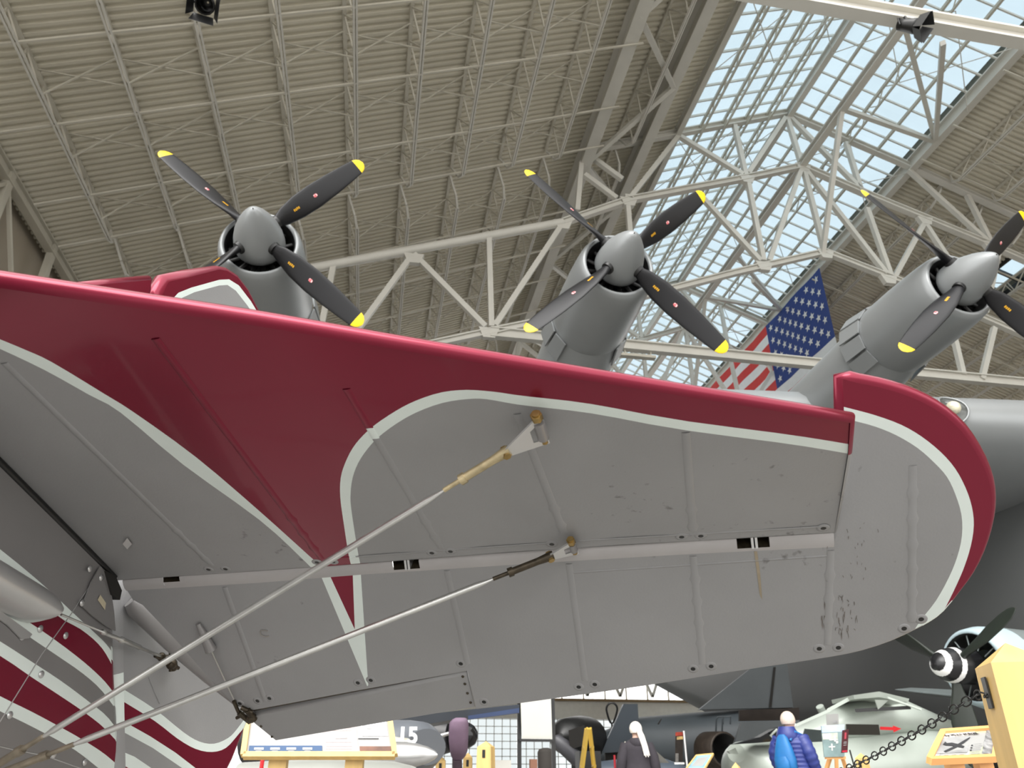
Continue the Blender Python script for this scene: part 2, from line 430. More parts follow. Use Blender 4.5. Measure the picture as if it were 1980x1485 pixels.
# longitudinal girders
def girder(name, X, Z, w, h, label, ya=Y0, yb=Y1, t=None):
    mb = MB(); mb.ibeam(P(X, ya, Z), P(X, yb, Z), w, h, t or 0.08); o = mb.build(name, STEEL); return tag(o, label, 'girder', kind='structure')
girder('roof_girder', .316, deck(.316) - .026, .62, 1.35, 'deep roof girder on the left, farthest from the skylight', t=.1)
girder('roof_girder', .432, deck(.432) - .024, .55, 1.2, 'deep roof girder between the left deck and the skylight', t=.1)
girder('roof_girder', SKYL, deck(SKYL) - .012, .3, .6, 'edge girder along the left side of the skylight')
girder('roof_girder', SKYR, deck(SKYR) - .014, .45, .8, 'edge girder along the right side of the skylight')
girder('ridge_beam', XR, deck(XR) - .018, .34, .6, 'ridge beam at the peak of the skylight')
girder('ridge_beam', XR + .003, 1.064, .4, .45, 'lower ridge beam hanging under the skylight peak')
# zigzag bracing between the two left girders, and from lower ridge beam to the right edge girder
zz = thing('roof_bracing', 'zigzag bracing between the two deep left roof girders', 'bracing', P(.37, 1, 1), kind='structure')
Z1, Z2 = deck(.316) - .045, deck(.432) - .043; ya = .385; s = 0
while ya < 1.7:
    mb = MB(); a, b = ((.316, Z1), (.432, Z2)); 
    if s: a, b = b, a
    mb.beam(P(a[0], ya, a[1]), P(b[0], ya + .154, b[1]), .24, .24); mb.build('brace', STEEL, zz); ya += .154; s ^= 1
zz = thing('roof_bracing', 'bracing struts from the lower ridge beam to the right skylight edge', 'bracing', P(.88, 1, 1.1), kind='structure')
for f0 in FRAMES[:3]:
    nodes = [(XR + .003, f0 + .295, 1.064), (SKYR, f0 + .54, deck(SKYR) - .02), (XR + .003, f0 + .472, 1.064), (XR + .003, f0 + .615, .844)]
    for a, b in ((0, 1), (1, 2), (2, 3)):
        mb = MB(); mb.beam(P(*nodes[a]), P(*nodes[b]), .24, .24); mb.build('brace', STEEL, zz)
    mb = MB(); mb.beam(P(XR + .003, f0 + .245, .955), P(SKYR, f0 + .54, deck(SKYR) - .02), .22, .22); mb.build('brace', STEEL, zz)

# open-web joists, one set of parts shared by every joist
JD = 1.5; span = (FRAMES[1] - FRAMES[0]) * U
def joist_parts():
    L = span - .5; a = []
    m = MB(); m.beam((0, .25, -.08), (0, .25 + L, -.08), .16, .12); a.append(('top_chord', m.mesh('top_chord', STEEL_D)))
    m = MB(); e = 1.3
    for dx in (-.055, .055): m.beam((dx, e, -JD), (dx, span - e, -JD), .07, .11)
    m.beam((0, e, -JD), (0, .7, -JD * .75), .12, .1); m.beam((0, span - e, -JD), (0, span - .7, -JD * .75), .12, .1); m.beam((0, .7, -JD * .75), (0, .3, -.1), .1, .1); m.beam((0, span - .7, -JD * .75), (0, span - .3, -.1), .1, .1)
    a.append(('bottom_chord', m.mesh('bottom_chord', STEEL)))
    m = MB(); n = 10; st = (span - 2 * e) / n
    for i in range(n):
        y = e + i * st
        m.beam((0, y, -JD), (0, y + st / 2, -.1), .06, .06); m.beam((0, y + st / 2, -.1), (0, y + st, -JD), .06, .06)
    a.append(('web', m.mesh('web', STEEL_D)))
    return a
JP = joist_parts(); TILT = math.atan(.41)
def joist(X, fy, label, group, ln=None):
    t = thing('roof_joist', label, 'joist', P(X, fy, deck(X)), group, 'structure')
    t.rotation_euler = (0, -TILT if X <= XR else TILT, 0)
    for nm, me in JP:
        o = bpy.data.objects.new(nm, me); COL.objects.link(o); o.parent = t
JX_L = [-.017 + .0845 * i for i in range(-5, 4)] + [.375]
JX_R = [1.085 + .0845 * i for i in range(10)]
ordn = ['tenth', 'ninth', 'eighth', 'seventh', 'sixth', 'fifth', 'fourth', 'third', 'second', 'first']
for i, X in enumerate(JX_L):
    for bi, fy in enumerate((FRAMES[0], FRAMES[1], FRAMES[2])):
        w = ('in the near bay', 'in the middle bay past the second truss', 'in the far bay')[bi]
        joist(X, fy, 'open-web roof joist %s, %s counted left from the skylight' % (w, ordn[i]), 'left roof joists')
for i, X in enumerate(JX_R):
    for bi, fy in enumerate((FRAMES[0], FRAMES[1], FRAMES[2])):
        w = ('in the near bay', 'in the middle bay past the second truss', 'in the far bay')[bi]
        joist(X, fy, 'right-hand roof joist %s, %s counted right from the skylight' % (w, ordn[9 - i]), 'right roof joists')
# bridging bars across the joists
def bridging(X, xa, xb, fy, label, cross):
    mb = MB(); n = V((.41, 0, -1)).normalized() if xa < XR else V((-.41, 0, -1)).normalized()
    if not cross: mb.beam(P(xa, fy, deck(xa)) + n * JD, P(xb, fy, deck(xb)) + n * JD, .08, .08)
    else:
        for a, b in zip(X, X[1:]):
            mb.beam(P(a, fy, deck(a)) + n * JD, P(b, fy, deck(b)) + n * .1, .05, .05); mb.beam(P(a, fy + .004, deck(a)) + n * .1, P(b, fy + .004, deck(b)) + n * JD, .05, .05)
    o = mb.build('bridging_bar', STEEL_D); tag(o, label, 'bracing', kind='structure')
nm = ['first', 'second', 'third', 'fourth', 'fifth', 'sixth', 'seventh', 'eighth', 'ninth', 'tenth', 'eleventh', 'twelfth']
for i, fy in enumerate([.50, .62, .735, .86, .95, 1.12, 1.24, 1.36, 1.49]):
    bridging(JX_L[:9], -.5, .316, fy, 'straight bridging bar across left joists, %s from the near truss' % nm[i], False)
    bridging(JX_R, SKYR, 1.85, fy, 'straight bridging bar across right joists, %s from the near truss' % nm[i], False)
for i, fy in enumerate([.55, .69, .79, .91, 1.07, 1.18, 1.3, 1.43]):
    bridging(JX_L[:9], -.5, .316, fy, 'crossed bridging rods between left joists, %s from the near truss' % nm[i], True)
    bridging(JX_R, SKYR, 1.85, fy, 'crossed bridging rods between right joists, %s from the near truss' % nm[i], True)

# skylight: panes, glazing bars and purlins
def skylight(name, xa, xb, label, purl):
    w = thing(name, label, 'skylight', P((xa + xb) / 2, 1, deck((xa + xb) / 2)), kind='structure')
    step = 1.12 / U; ys = []; y = 0.30
    while y < 2.22: ys.append(y); y += step
    xm = (xa + xb) / 2
    m = MB(); q = 0.02
    slope = (P(xm, 0, deck(xm)) - P(xa, 0, deck(xa)))
    m.add([V((0, .03, 0)), V((0, step * U - .03, 0)), slope + V((0, step * U - .03, 0)), slope + V((0, .03, 0))], [(0, 1, 2, 3)])
    pane = m.mesh('pane', GLASS)
    slope2 = P(xb, 0, deck(xb)) - P(xa, 0, deck(xa)); m = MB(); m.beam((0, 0, -.04), slope2 + V((0, 0, -.04)), .075, .14); bar = m.mesh('glazing_bar', STEEL)
    for y in ys:
        for k, x in enumerate((xa, xm)):
            o = link('pane', pane); o.location = P(x, y, deck(x)) - w.location + V((0, 0, .04)); o.parent = w
        o = link('glazing_bar', bar); o.location = P(xa, y, deck(xa)) - w.location; o.parent = w
    for x, dep in purl:
        mb = MB(); z = deck(x) - .008; yy = (.3, 2.22)
        mb.beam(P(x, yy[0], z), P(x, yy[1], z), .13, .18)
        if dep:
            mb.beam(P(x, yy[0], z - dep), P(x, yy[1], z - dep), .10, .12); y = yy[0]
            while y < yy[1]:
                mb.beam(P(x, y, z), P(x, y + .026, z - dep), .05, .05); mb.beam(P(x, y + .026, z - dep), P(x, y + .052, z), .05, .05); y += .052
        mb.build('purlin', STEEL_D, w)
    # crossed tie rods under the glass
    for i, f0 in enumerate((.385, .69, 1.0, 1.31, 1.615)):
        for (a, b) in ((xa, xm), (xm, xb)):
            mb = MB(); mb.tube(P(a, f0, deck(a) - .03), P(b, f0 + .15, deck(b) - .03), .025, 6); mb.tube(P(b, f0, deck(b) - .03), P(a, f0 + .15, deck(a) - .03), .025, 6); mb.build('tie_rod', STEEL, w)
skylight('window_1', SKYL, XR, 'left glass slope of the ridge skylight with pale bars', [(.554, .018), (.604, .018), (.655, .018), (.705, .018)])
skylight('window_2', XR, SKYR, 'right glass slope of the ridge skylight with pale bars', [(.80, 0), (.875, .024), (.94, 0)])
# small roof window in the right deck
w = thing('window_3', 'small black-framed roof window in the right deck', 'window', P(1.33, 1.16, deck(1.33)), kind='structure')
m = MB()
for a, b in (((RW[0], RW[2]), (RW[1], RW[2])), ((RW[1], RW[2]), (RW[1], RW[3])), ((RW[1], RW[3]), (RW[0], RW[3])), ((RW[0], RW[3]), (RW[0], RW[2])), ((RW[0], 1.16), (RW[1], 1.16))):
    m.beam(P(a[0], a[1], deck(a[0])), P(b[0], b[1], deck(b[0])), .16, .3)
m.build('window_frame', BLACK, w)
for ya, yb in ((RW[2], 1.16), (1.16, RW[3])):
    m = MB(); m.add([P(RW[0], ya, deck(RW[0]) + .002), P(RW[1], ya, deck(RW[1]) + .002), P(RW[1], yb, deck(RW[1]) + .002), P(RW[0], yb, deck(RW[0]) + .002)], [(0, 1, 2, 3)]); m.build('pane', GLASS, w, fix=False)

# far glazed wall
wf = thing('wall_far', 'far end wall with a pale panel band and steel truss before its glass', 'wall', (XR * U, 70, 0), kind='structure')
m = MB(); m.box((22, 70.2, 5.75), 90, .3, 1.5); m.build('panel_band', mat('white_panel', (205, 203, 195), .6, var=.04), wf)
m = MB(); m.box((22, 70.0, 6.55), 90, .5, .2); m.build('ledge', mat('brown_ledge', (120, 98, 66), .6), wf)
m = MB()
m.ibeam((-23, 69, 10.4), (67, 69, 10.4), .4, .4)
for i in range(30):
    x = -23 + i * 3.0; m.beam((x, 69, 6.8), (x + 1.5, 69, 10.3), .22, .22); m.beam((x + 1.5, 69, 10.3), (x + 3, 69, 6.8), .22, .22)
m.build('wall_truss', STEEL, wf)
m = MB()
for i in range(46): m.box((-23 + i * 2, 70.3, 16), .12, .12, 19)
for z in (8.2, 9.8, 11.5, 13.2, 15, 17): m.box((22, 70.3, z), 90, .1, .1)
m.build('mullion_grid', STEEL_D, wf)
m = MB()
for i in range(121): m.box((-8 + i * .7, 70.1, 2.6), .06, .08, 5.0)
for i in range(9): m.box((34, 70.1, .3 + i * .58), 84, .08, .06)
m.build('muntin_grid', mat('white_muntin', (215, 215, 210), .5, var=0), wf)
wg = thing('window_4', 'gridded glass along the foot of the far wall', 'window', (20, 70.2, 0), kind='structure')
for i in range(12):
    m = MB(); x = -8 + i * 7; m.add([(x, 70.16, .1), (x + 6.9, 70.16, .1), (x + 6.9, 70.16, 5.0), (x, 70.16, 5.0)], [(0, 1, 2, 3)]); m.build('pane', GLASS_W, wg, fix=False)

# striped flag hanging from the right skylight edge girder
FX = SKYR - .012
REDF = mat('flag_red', (196, 52, 48), .8, var=.04); WHF = mat('flag_white', (222, 222, 222), .8, var=.03); BLF = mat('flag_blue', (38, 62, 128), .8, var=.05)
def fp(s, t): return V((FX * U + .05 * math.sin(s * 1.3), 40.0 + s, FZ - t))
FZ = (deck(SKYR) - .03) * U + .95
fg = thing('flag', 'large stars-and-stripes flag hanging under the right skylight edge', 'flag', fp(0, 0))
FL, FH = 20.5, 10.8; sh = FH / 13; CL, CH = 8.2, sh * 7
for i in range(13):
    s0 = CL if i < 7 else 0.0; m = MB(); ns = 10; vs_ = []
    for t in (i * sh, (i + 1) * sh):
        for k in range(ns + 1): vs_.append(fp(s0 + (FL - s0) * k / ns, t))
    m.add(vs_, [(k, k + 1, ns + 2 + k, ns + 1 + k) for k in range(ns)]); m.build('stripe', WHF if i % 2 else REDF, fg, fix=False)
m = MB(); vs_ = [fp(CL * k / 8, t) for t in (0, CH) for k in range(9)]; m.add(vs_, [(k, k + 1, 10 + k, 9 + k) for k in range(8)]); m.build('canton', BLF, fg, fix=False)
for r in range(9):
    for c in range(6 if r % 2 == 0 else 5):
        s, t = CL * ((2 * c + (1 if r % 2 == 0 else 2)) / 12), CH * (r + 1) / 10
        m = MB(); vs_ = []
        for k in range(10):
            rr = .33 if k % 2 == 0 else .14; a = k * PI / 5
            vs_.append(fp(s + rr * math.sin(a), t - rr * math.cos(a)) + V((-.03, 0, 0)))
        m.add(vs_, [tuple(range(10))]); m.build('star', WHF, fg, fix=False)

# spotlights and a strip light on the trusses
def spot(p, aim, label):
    t = thing('stage_spotlight', label, 'spotlight', p); p = V(p); aim = V(aim).normalized()
    m = MB(); m.lathe(p + V((0, 0, -.35)) - aim * .25, aim, [(0, .02), (0, .14), (.18, .16), (.42, .2), (.5, .2), (.5, .17)], 14); m.build('lamp_body', BLACK, t)
    m = MB(); m.beam(p, p + V((0, 0, -.12)), .06, .06); m.path([p + V((-.24, 0, -.36)), p + V((-.24, 0, -.12)), p + V((.24, 0, -.12)), p + V((.24, 0, -.36))], .02, 6); m.build('yoke', BLACK, t)
    x = aim.cross(V((0, 0, 1))).normalized(); y = x.cross(aim)
    for sx, ax in ((1, x), (-1, x), (1, y), (-1, y)):
        o = p + V((0, 0, -.35)) + aim * .25; b = (y if ax is x else x)
        m = MB(); m.prism([o + ax * sx * .2 - b * .19, o + ax * sx * .2 + b * .19, o + ax * sx * .3 + b * .24 + aim * .26, o + ax * sx * .3 - b * .24 + aim * .26], aim * .01 + ax * sx * .008); m.build('barn_door', BLACK, t)
pt = onY(1738, 48, FRAMES[0] * U); spot(pt + V((0, -.25, 0)), (.55, -.5, -.65), 'black stage spotlight under the near truss beam beside the skylight')
spot(onY(405, -14, 11.2), (.1, -.5, -.8), 'black stage spotlight cut off by the top of the picture')
p = onY(1240, 690, U); t = thing('strip_light', 'grey strip light hanging below the tie beam beside the second propeller', 'light fixture', p)
m = MB(); m.beam(p + V((-1.1, 0, 0)), p + V((.7, 0, 0)), .3, .14); m.build('housing', STEEL_D, t)
for dx in (.5, -.8):
    m = MB(); m.beam(p + V((dx, 0, .07)), p + V((dx, 0, .45)), .05, .05); m.build('hanger', STEEL_D, t)

# ================================================================ the flying boat
FB = thing('flying_boat', 'enormous grey flying boat whose wing and engines tower behind the tailplane', 'airplane', (19, 14, 0))
ENG = [(-2.617, 11.4, 9.526, 50.0), (4.042, 10.9, 9.538, 44.5), (10.667, 10.1, 9.341, 44.0)]
def le(X): return 15.9 - 0.105 * (X + 2.6)                     # leading edge
def wz(X): return 8.72 - 0.012 * (X - 5)                       # nose height
def section(X):
    c = 9.5 + 0.28 * (X + 12); y0 = le(X); z = wz(X); th = .17 * c
    pts = []
    for k in range(40):
        a = 2 * PI * k / 40; u = (1 - math.cos(a)) / 2
        t = th / .2 * (.2969 * math.sqrt(max(u, 0)) - .126 * u - .3516 * u * u + .2843 * u ** 3 - .1036 * u ** 4)
        pts.append(V((X, y0 + u * c, z - .02 * c * u + (t if a <= PI else -t))))
    return pts
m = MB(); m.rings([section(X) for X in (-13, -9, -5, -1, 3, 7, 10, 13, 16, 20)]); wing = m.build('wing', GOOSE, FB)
# hull
def hull_ring(Y, cx, w, zb, zt, chine):
    r = []
    for k in range(28):
        a = 2 * PI * k / 28 - PI / 2; x = math.cos(a); z = math.sin(a)
        X = cx + w * (abs(x) ** .75) * (1 if x > 0 else -1); zz = (zb + zt) / 2 + (zt - zb) / 2 * z
        if z < 0: zz = chine + (zb - chine) * (abs(z) ** 1.3)
        else: zz = chine + (zt - chine) * z
        r.append(V((X, Y, zz)))
    return r
m = MB(); m.rings([hull_ring(*a) for a in ((8, 21.6, .6, 3.2, 5.5, 4), (10, 21.6, 2.6, 1.2, 8.5, 3.2), (14, 21.2, 4.6, .45, 10.5, 3.0), (18, 20.6, 5.2, .35, 11.0, 2.8), (24, 20.4, 5.2, .4, 11.0, 2.9), (33, 20.4, 5.0, .6, 11, 3.4), (34, 20.4, 5.0, 1.6, 11, 3.6), (41, 20.4, 4.7, 3.6, 11, 5.2), (49, 20.4, 4.0, 5.8, 11, 6.9), (58, 20.4, 2.6, 7.9, 11.5, 8.8), (67, 20.4, 1.0, 9.6, 12, 10.5))])
HULLM = mat('hull_grey_shaded', (86, 88, 88), .5, .1, var=.06, scale=.4)  # the boat's grey darkened here, shade under the wing put into the colour
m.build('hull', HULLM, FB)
m = MB(); m.beam((20.4, 19, .2), (20.4, 30, .2), 2.4, .4); m.build('cradle', DARK, FB)
def blade_mesh():
    m = MB(); R = 2.615; rings = []; mis = []
    st = [(.30, .085, .085, 70), (.42, .10, .08, 62), (.62, .17, .055, 52), (.95, .215, .04, 42), (1.35, .225, .03, 34), (1.8, .205, .022, 28), (2.2, .175, .016, 24), (2.45, .15, .012, 22), (2.451, .15, .012, 22), (2.53, .125, .01, 22), (2.585, .08, .008, 22), (2.612, .02, .004, 22)]
    for r, hw, ht, tw in st:
        t = math.radians(tw); cx, sx = math.cos(t), math.sin(t); rg = []
        for k in range(16):
            a = 2 * PI * k / 16; u, w = hw * math.cos(a), ht * math.sin(a)
            rg.append(V((u * cx - w * sx, u * sx + w * cx, r)))       # x tangential, y along the shaft
        rings.append(rg); mis.append(1 if r >= 2.45 else 0)
    m.rings(rings, True, True, 0, True, mis)
    def decal(r0, r1, hw, mi, u0=0.0, rnd=False):
        # flat print just above the front face
        pts = []
        def q(r, u):
            for a, b in zip(st, st[1:]):
                if a[0] <= r <= b[0]:
                    f = (r - a[0]) / (b[0] - a[0]); tw = math.radians(a[3] + (b[3] - a[3]) * f); ht = a[2] + (b[2] - a[2]) * f; HW = a[1] + (b[1] - a[1]) * f
            w = -ht * math.sqrt(max(0, 1 - (u / HW) ** 2)) - .004
            return V((u * math.cos(tw) - w * math.sin(tw), u * math.sin(tw) + w * math.cos(tw), r))
        if rnd: pts = [q((r0 + r1) / 2 + (r1 - r0) / 2 * math.cos(2 * PI * k / 14), u0 + hw * math.sin(2 * PI * k / 14)) for k in range(14)]
        else: pts = [q(r0, u0 - hw), q(r0, u0 + hw), q(r1, u0 + hw), q(r1, u0 - hw)]
        m.add(pts, [tuple(range(len(pts)))], mi)
    decal(1.315, 1.405, .032, 3, rnd=True); decal(1.322, 1.345, .024, 2); decal(1.352, 1.368, .03, 2); decal(1.378, 1.398, .022, 2)
    for k in range(4): decal(.82 + k * .036, .846 + k * .036, .022, 4, .004 * (k % 2))
    return m.mesh('blade', [PROPBLK, YELLOW, DECALW, DECALR, DECALY])
BLADE = blade_mesh()
for ei, (ex, ey, ez, ang) in enumerate(ENG):
    c = V((ex, ey, ez)); AX = V((0, 1, 0))
    m = MB()
    # cowling: inner duct, lip, outer skin running aft into the wing
    prof = [(.75, .30), (.62, .56), (.40, .60), (.27, .62), (.22, .655), (.25, .70), (.36, .745), (.6, .775), (1.0, .80), (1.6, .82), (2.2, .83), (2.35, .82)]
    m.lathe(c, AX, prof, 48, mis=[1, 1, 1, 0, 0, 0, 0, 0, 0, 0, 0])
    dz = wz(ex) - ez
    L = le(ex) - ey
    for (d0, d1) in ((2.3, L + 2.5),):
        rg = []
        for k in range(9):
            f = k / 8; d = d0 + (d1 - d0) * f; r = .80 + .14 * f; rx = .80 + .28 * f * f
            rg.append([c + V((rx * math.cos(2 * PI * q / 36), d, r * math.sin(2 * PI * q / 36) * (1 + .25 * f) + dz * f)) for q in range(36)])
        m.rings(rg, True, True)
    nac = m.build('nacelle', [GOOSE, BLACK], FB)
    for k in range(14):                                            # cowl flaps
        a = 2 * PI * (k + .5) / 14
        if -2.05 < a - 2 * PI < -1.1: continue
        mm = MB(); wv = .16; pts = []
        for d, r in ((2.28, .845), (2.88, .925)):
            for s in (-1, 1):
                aa = a + s * .195; pts.append(c + V((r * math.cos(aa), d, r * math.sin(aa))))
        n = V((math.cos(a), -.1, math.sin(a))) * .03
        mm.prism([pts[0], pts[1], pts[3], pts[2]], n); mm.build('cowl_flap', ALU if k == 9 else GOOSE, nac)
    # oil cooler scoop under the nacelle
    mm = MB(); rg = []
    for d, rx, rz, dzz in ((3.6, .26, .10, -.92), (3.0, .36, .15, -.93), (2.95, .39, .18, -.93), (3.0, .42, .21, -.93), (3.5, .46, .30, -.90), (4.4, .46, .45, -.75), (5.6, .3, .4, -.6)):
        rg.append([c + V((rx * math.cos(2 * PI * q / 28), d, dzz + rz * math.sin(2 * PI * q / 28) - (.05 * math.cos(2 * PI * q / 28) ** 2 if d < 3.1 else 0))) for q in range(28)])
    mm.rings(rg, True, True, 0, True, [1, 1, 0, 0, 0, 0]); mm.build('oil_cooler_scoop', [GOOSE, BLACK], nac)
    # engine face inside the cowl
    mm = MB()
    for k in range(14):
        a = 2 * PI * k / 14; mm.tube(c + V((.30 * math.cos(a), .55, .30 * math.sin(a))), c + V((.58 * math.cos(a), .55, .58 * math.sin(a))), .05, 8)
    mm.build('cylinder_bank', BLACK, nac)
    # propeller
    m = MB(); m.lathe(c, AX, [(-.72, .002), (-.715, .03), (-.69, .075), (-.62, .14), (-.5, .225), (-.35, .305), (-.15, .385), (.05, .435), (.22, .455), (.30, .455), (.33, .44), (.335, .40), (.42, .40), (.42, .1)], 40, mis=[0] * 10 + [1, 1, 1])
    m.lathe(c + V((0, -.73, 0)), AX, [(0, .0), (0, .012), (.02, .014)], 8, mi=1)
    for k in range(4):                                             # dark blade collars
        t = math.radians(ang + 90 * k - 90); d = V((-math.sin(t), 0, math.cos(t)))
        m.tube(c + d * .30, c + d * .455, .135, 16, .115, True, 1)
    pr = m.build('propeller', [GOOSE, BLACK], FB)
    for k in range(4):
        b = link('blade', BLADE, pr)
        t = math.radians(ang + 90 * k - 90)                        # local z to the blade direction in the XZ plane
        b.matrix_parent_inverse = Matrix.Identity(4)
        b.matrix_local = Matrix.Translation(c) @ Matrix.Rotation(-t, 4, 'Y') 
# landing light in the leading edge
lp = onX(1845, 785, 13.2)
def nose_pt(X, ang):
    sg = 1 if ang >= 0 else -1; ang = abs(ang)
    c = 9.5 + 0.28 * (X + 12); u = (1 - math.cos(ang)) / 2; th = .17 * c
    t = th / .2 * (.2969 * math.sqrt(u) - .126 * u - .3516 * u * u + .2843 * u ** 3 - .1036 * u ** 4)
    return V((X, le(X) + u * c, wz(X) - .02 * c * u + t * sg))
m = MB(); pts = []
LX = 13.35
for k in range(24):
    a = 2 * PI * k / 24; x = LX + .33 * math.cos(a); zz = .30 + .30 * math.sin(a)
    p = nose_pt(x, .05 + .19 * math.sin(a)); pts.append(p + V((0, -.03, .01)))
cen = nose_pt(LX, .05) + V((0, -.015, 0))
m.add(pts + [cen], [(k, (k + 1) % 24, 24) for k in range(24)]); lt = m.build('landing_light', mat('lamp_housing', (92, 94, 92), .25, .4, var=.3, scale=5), FB)
m = MB(); m.ball(nose_pt(LX, .05) + V((-.02, -.02, 0)), .17, 14, 10); m.build('bulb', mat('lamp_lens', (225, 220, 195), .15, .2, var=.2, scale=6), lt)
m = MB(); m.path([p + V((0, -.01, 0)) for p in pts], .03, 6, closed=True); m.build('light_rim', GOOSE, lt)
m = MB(); m.tube(onY(1888, 1115, 24), onY(2010, 1082, 24), .035, 8); m.box(onY(1888, 1115, 24), .25, .2, .2); m.build('underwing_pipe', GOOSE, FB)

# ================================================================ the striped light aircraft: tail seen from below
def vp(x, y): return ray(x, y).normalized()
LAT = -vp(-5461, 1490)                                   # spanwise, towards the near tip
def chord_dir(yv):
    x = CX + (748 * (yv - CY) + FPX * FPX) / 6451.0; return vp(x, yv)
CS = chord_dir(2110); NS = LAT.cross(CS).normalized()    # stabilizer: aft direction, upward normal
if NS.z < 0: NS = -NS
CE = chord_dir(4100); NE = LAT.cross(CE).normalized()
if NE.z < 0: NE = -NE
CB = chord_dir(7500); NB = LAT.cross(CB).normalized()
if NB.z < 0: NB = -NB
S0 = at(232, 1124, 1.5)
def s3(a, b, w=0.0): return S0 + LAT * a + CS * b + NS * w
def s2(x, y):
    q = onP(x, y, S0, NS) - S0; return (q.dot(LAT), q.dot(CS))
# band (elevator nose) and elevator plane
E0 = onP(700, 1111, S0, NB)
E0 = E0 - LAT * (E0 - S0).dot(LAT)
def e3(a, b, w=0.0): return E0 + LAT * a + CE * b + NE * w
def e2(x, y):
    q = onP(x, y, E0, NE) - E0; return (q.dot(LAT), q.dot(CE))
def S2(l): return [s2(*p) for p in l]
def E2(l): return [e2(*p) for p in l]

AP = thing('light_airplane', 'crimson, white and silver light airplane whose tail fills the foreground', 'airplane', (S0.x, S0.y, 0))
PAINT = [SILVER, RED, WHITE]
# --- stabilizer
LEpx = [(-160, 534), (0, 557), (250, 594), (500, 631), (750, 673), (1000, 714), (1320, 766), (1644, 818)]
TEpx = [(1614, 1030), (1200, 1054), (900, 1074), (626, 1095), (420, 1109), (224, 1122)]
rootpx = [(222, 1112), (160, 1050), (80, 969), (0, 889), (-160, 730)]
w1u = [(-160, 590), (-60, 632), (0, 657), (50, 679), (99, 703), (198, 764), (256, 800), (379, 887), (500, 988), (598, 1075), (632, 1104)]
w1l = [(-160, 606), (-60, 650), (0, 675), (85, 717), (170, 766), (231, 801), (353, 902), (500, 1006), (578, 1075), (608, 1104)]
w2o = [(683, 1104), (674, 1075), (664, 1016), (657, 965), (658, 927), (667, 897), (682, 867), (702, 842), (727, 820), (765, 796), (803, 778), (854, 762), (904, 756), (955, 758), (1000, 764), (1101, 778), (1253, 803), (1500, 840), (1643, 862), (1700, 871)]
w2i = [(700, 1104), (693, 1075), (686, 1038), (678, 985), (677, 958), (681, 927), (692, 897), (710, 869), (732, 845), (765, 821), (803, 801), (854, 783), (904, 774), (942, 773), (1000, 782), (1101, 796), (1253, 821), (1500, 858), (1640, 880), (1700, 889)]
w1u, w1l, w2o, w2i = [smoothline(l, 3) for l in (w1u, w1l, w2o, w2i)]
bound = S2(smoothline(LEpx, 3)) + S2([(1640, 880), (1630, 940)]) + S2(smoothline(TEpx, 3)) + S2(rootpx)
nLE = len(smoothline(LEpx, 3))
hs = []
nTE = len(smoothline(TEpx, 3))
for i in range(len(bound)):
    if i < nLE: hs.append(.0135 - .0045 * i / nLE)
    elif i < nLE + 2: hs.append(.007)
    elif i < nLE + 2 + nTE: hs.append(.004)
    else: hs.append(.012)
redpoly = S2([(-200, 380)] + w1u + w2o[:-1] + [(1700, 871), (1760, 700)])
regions = [(redpoly, 1), (S2(w1u + w1l[::-1]), 2), (S2(w2o + w2i[::-1]), 2)]
ribs_px = [((8, 702), (409, 1093)), ((300, 655), (621, 1080)), ((670, 752), (853, 1060)), ((1000, 800), (1090, 1030)), ((1326, 836), (1340, 1026))]
RA = [s2(*b)[0] for a, b in ribs_px]
def sag_s(a, b):
    ks = sorted(RA + [RA[0] - .3, 1.47]); 
    for u, v in zip(ks, ks[1:]):
        if u <= a <= v: return .0035 * math.sin(PI * (a - u) / (v - u)) ** 2 * min(1, max(0, (-b) / .08))
    return 0
mb = MB(); plate(mb, bound, regions, s3, hs, 0, .05, sag_s)
stab = mb.build('stabilizer', PAINT, AP, fix=False)
def paint_at(p2, regs):
    mi = 0
    for poly, k in regs:
        if inpoly(p2, poly): mi = k
    return mi
def tape(p, q, to3, to2, regs, parent, wd=.016, ht=.0016, stitch=(.5, 1.0)):
    a, b = V(to2(*p)), V(to2(*q)); d = (b - a); L = d.length; d.normalize(); nrm = V((-d.y, d.x)); m = MB(); n = max(6, int(L / .012)); rows = []
    for i in range(n + 1):
        c = a + d * (L * i / n); f = i / n; bump = .0006 * (1 if i % 3 == 0 else 0) + (.0010 if (i % 4 == 0 and stitch[0] < f < stitch[1]) else 0)
        w_ = wd * (1 + (.55 if (i % 4 == 0 and stitch[0] < f < stitch[1]) else 0))
        rows.append([to3(*(c + nrm * (-w_ / 2)), .0005), to3(*(c + nrm * (-w_ * .38)), -ht), to3(*c, -ht * .7 - bump), to3(*(c + nrm * (w_ * .38)), -ht), to3(*(c + nrm * (w_ / 2)), .0005)])
    mis = [paint_at(tuple(a + d * (L * (i + .5) / n)), regs) for i in range(n)]
    m.rings(rows, False, False, 0, True, mis)
    return m.build('rib_tape', PAINT, parent, fix=False)
for (p, q) in ribs_px: tape(p, q, s3, s2, regions, stab, .013, .001, (.72, 1.0))
for (p, q) in (((640, 1080), (1060, 1050)), ((1120, 1046), (1600, 1018))): tape(p, q, s3, s2, regions, stab, .003, .0005, (2, 3))
def grommet_mesh():
    m = MB(); m.lathe((0, 0, 0), (0, 0, 1), [(.0006, .0105), (-.0004, .0100), (-.0007, .0065), (-.0006, .0042)], 16)
    m.lathe((0, 0, 0), (0, 0, 1), [(-.0007, .0044), (-.0008, .003), (-.0008, .0001)], 12, mi=1); return m.mesh('drain_grommet', [SILVER, BLACK])
GROM = grommet_mesh()
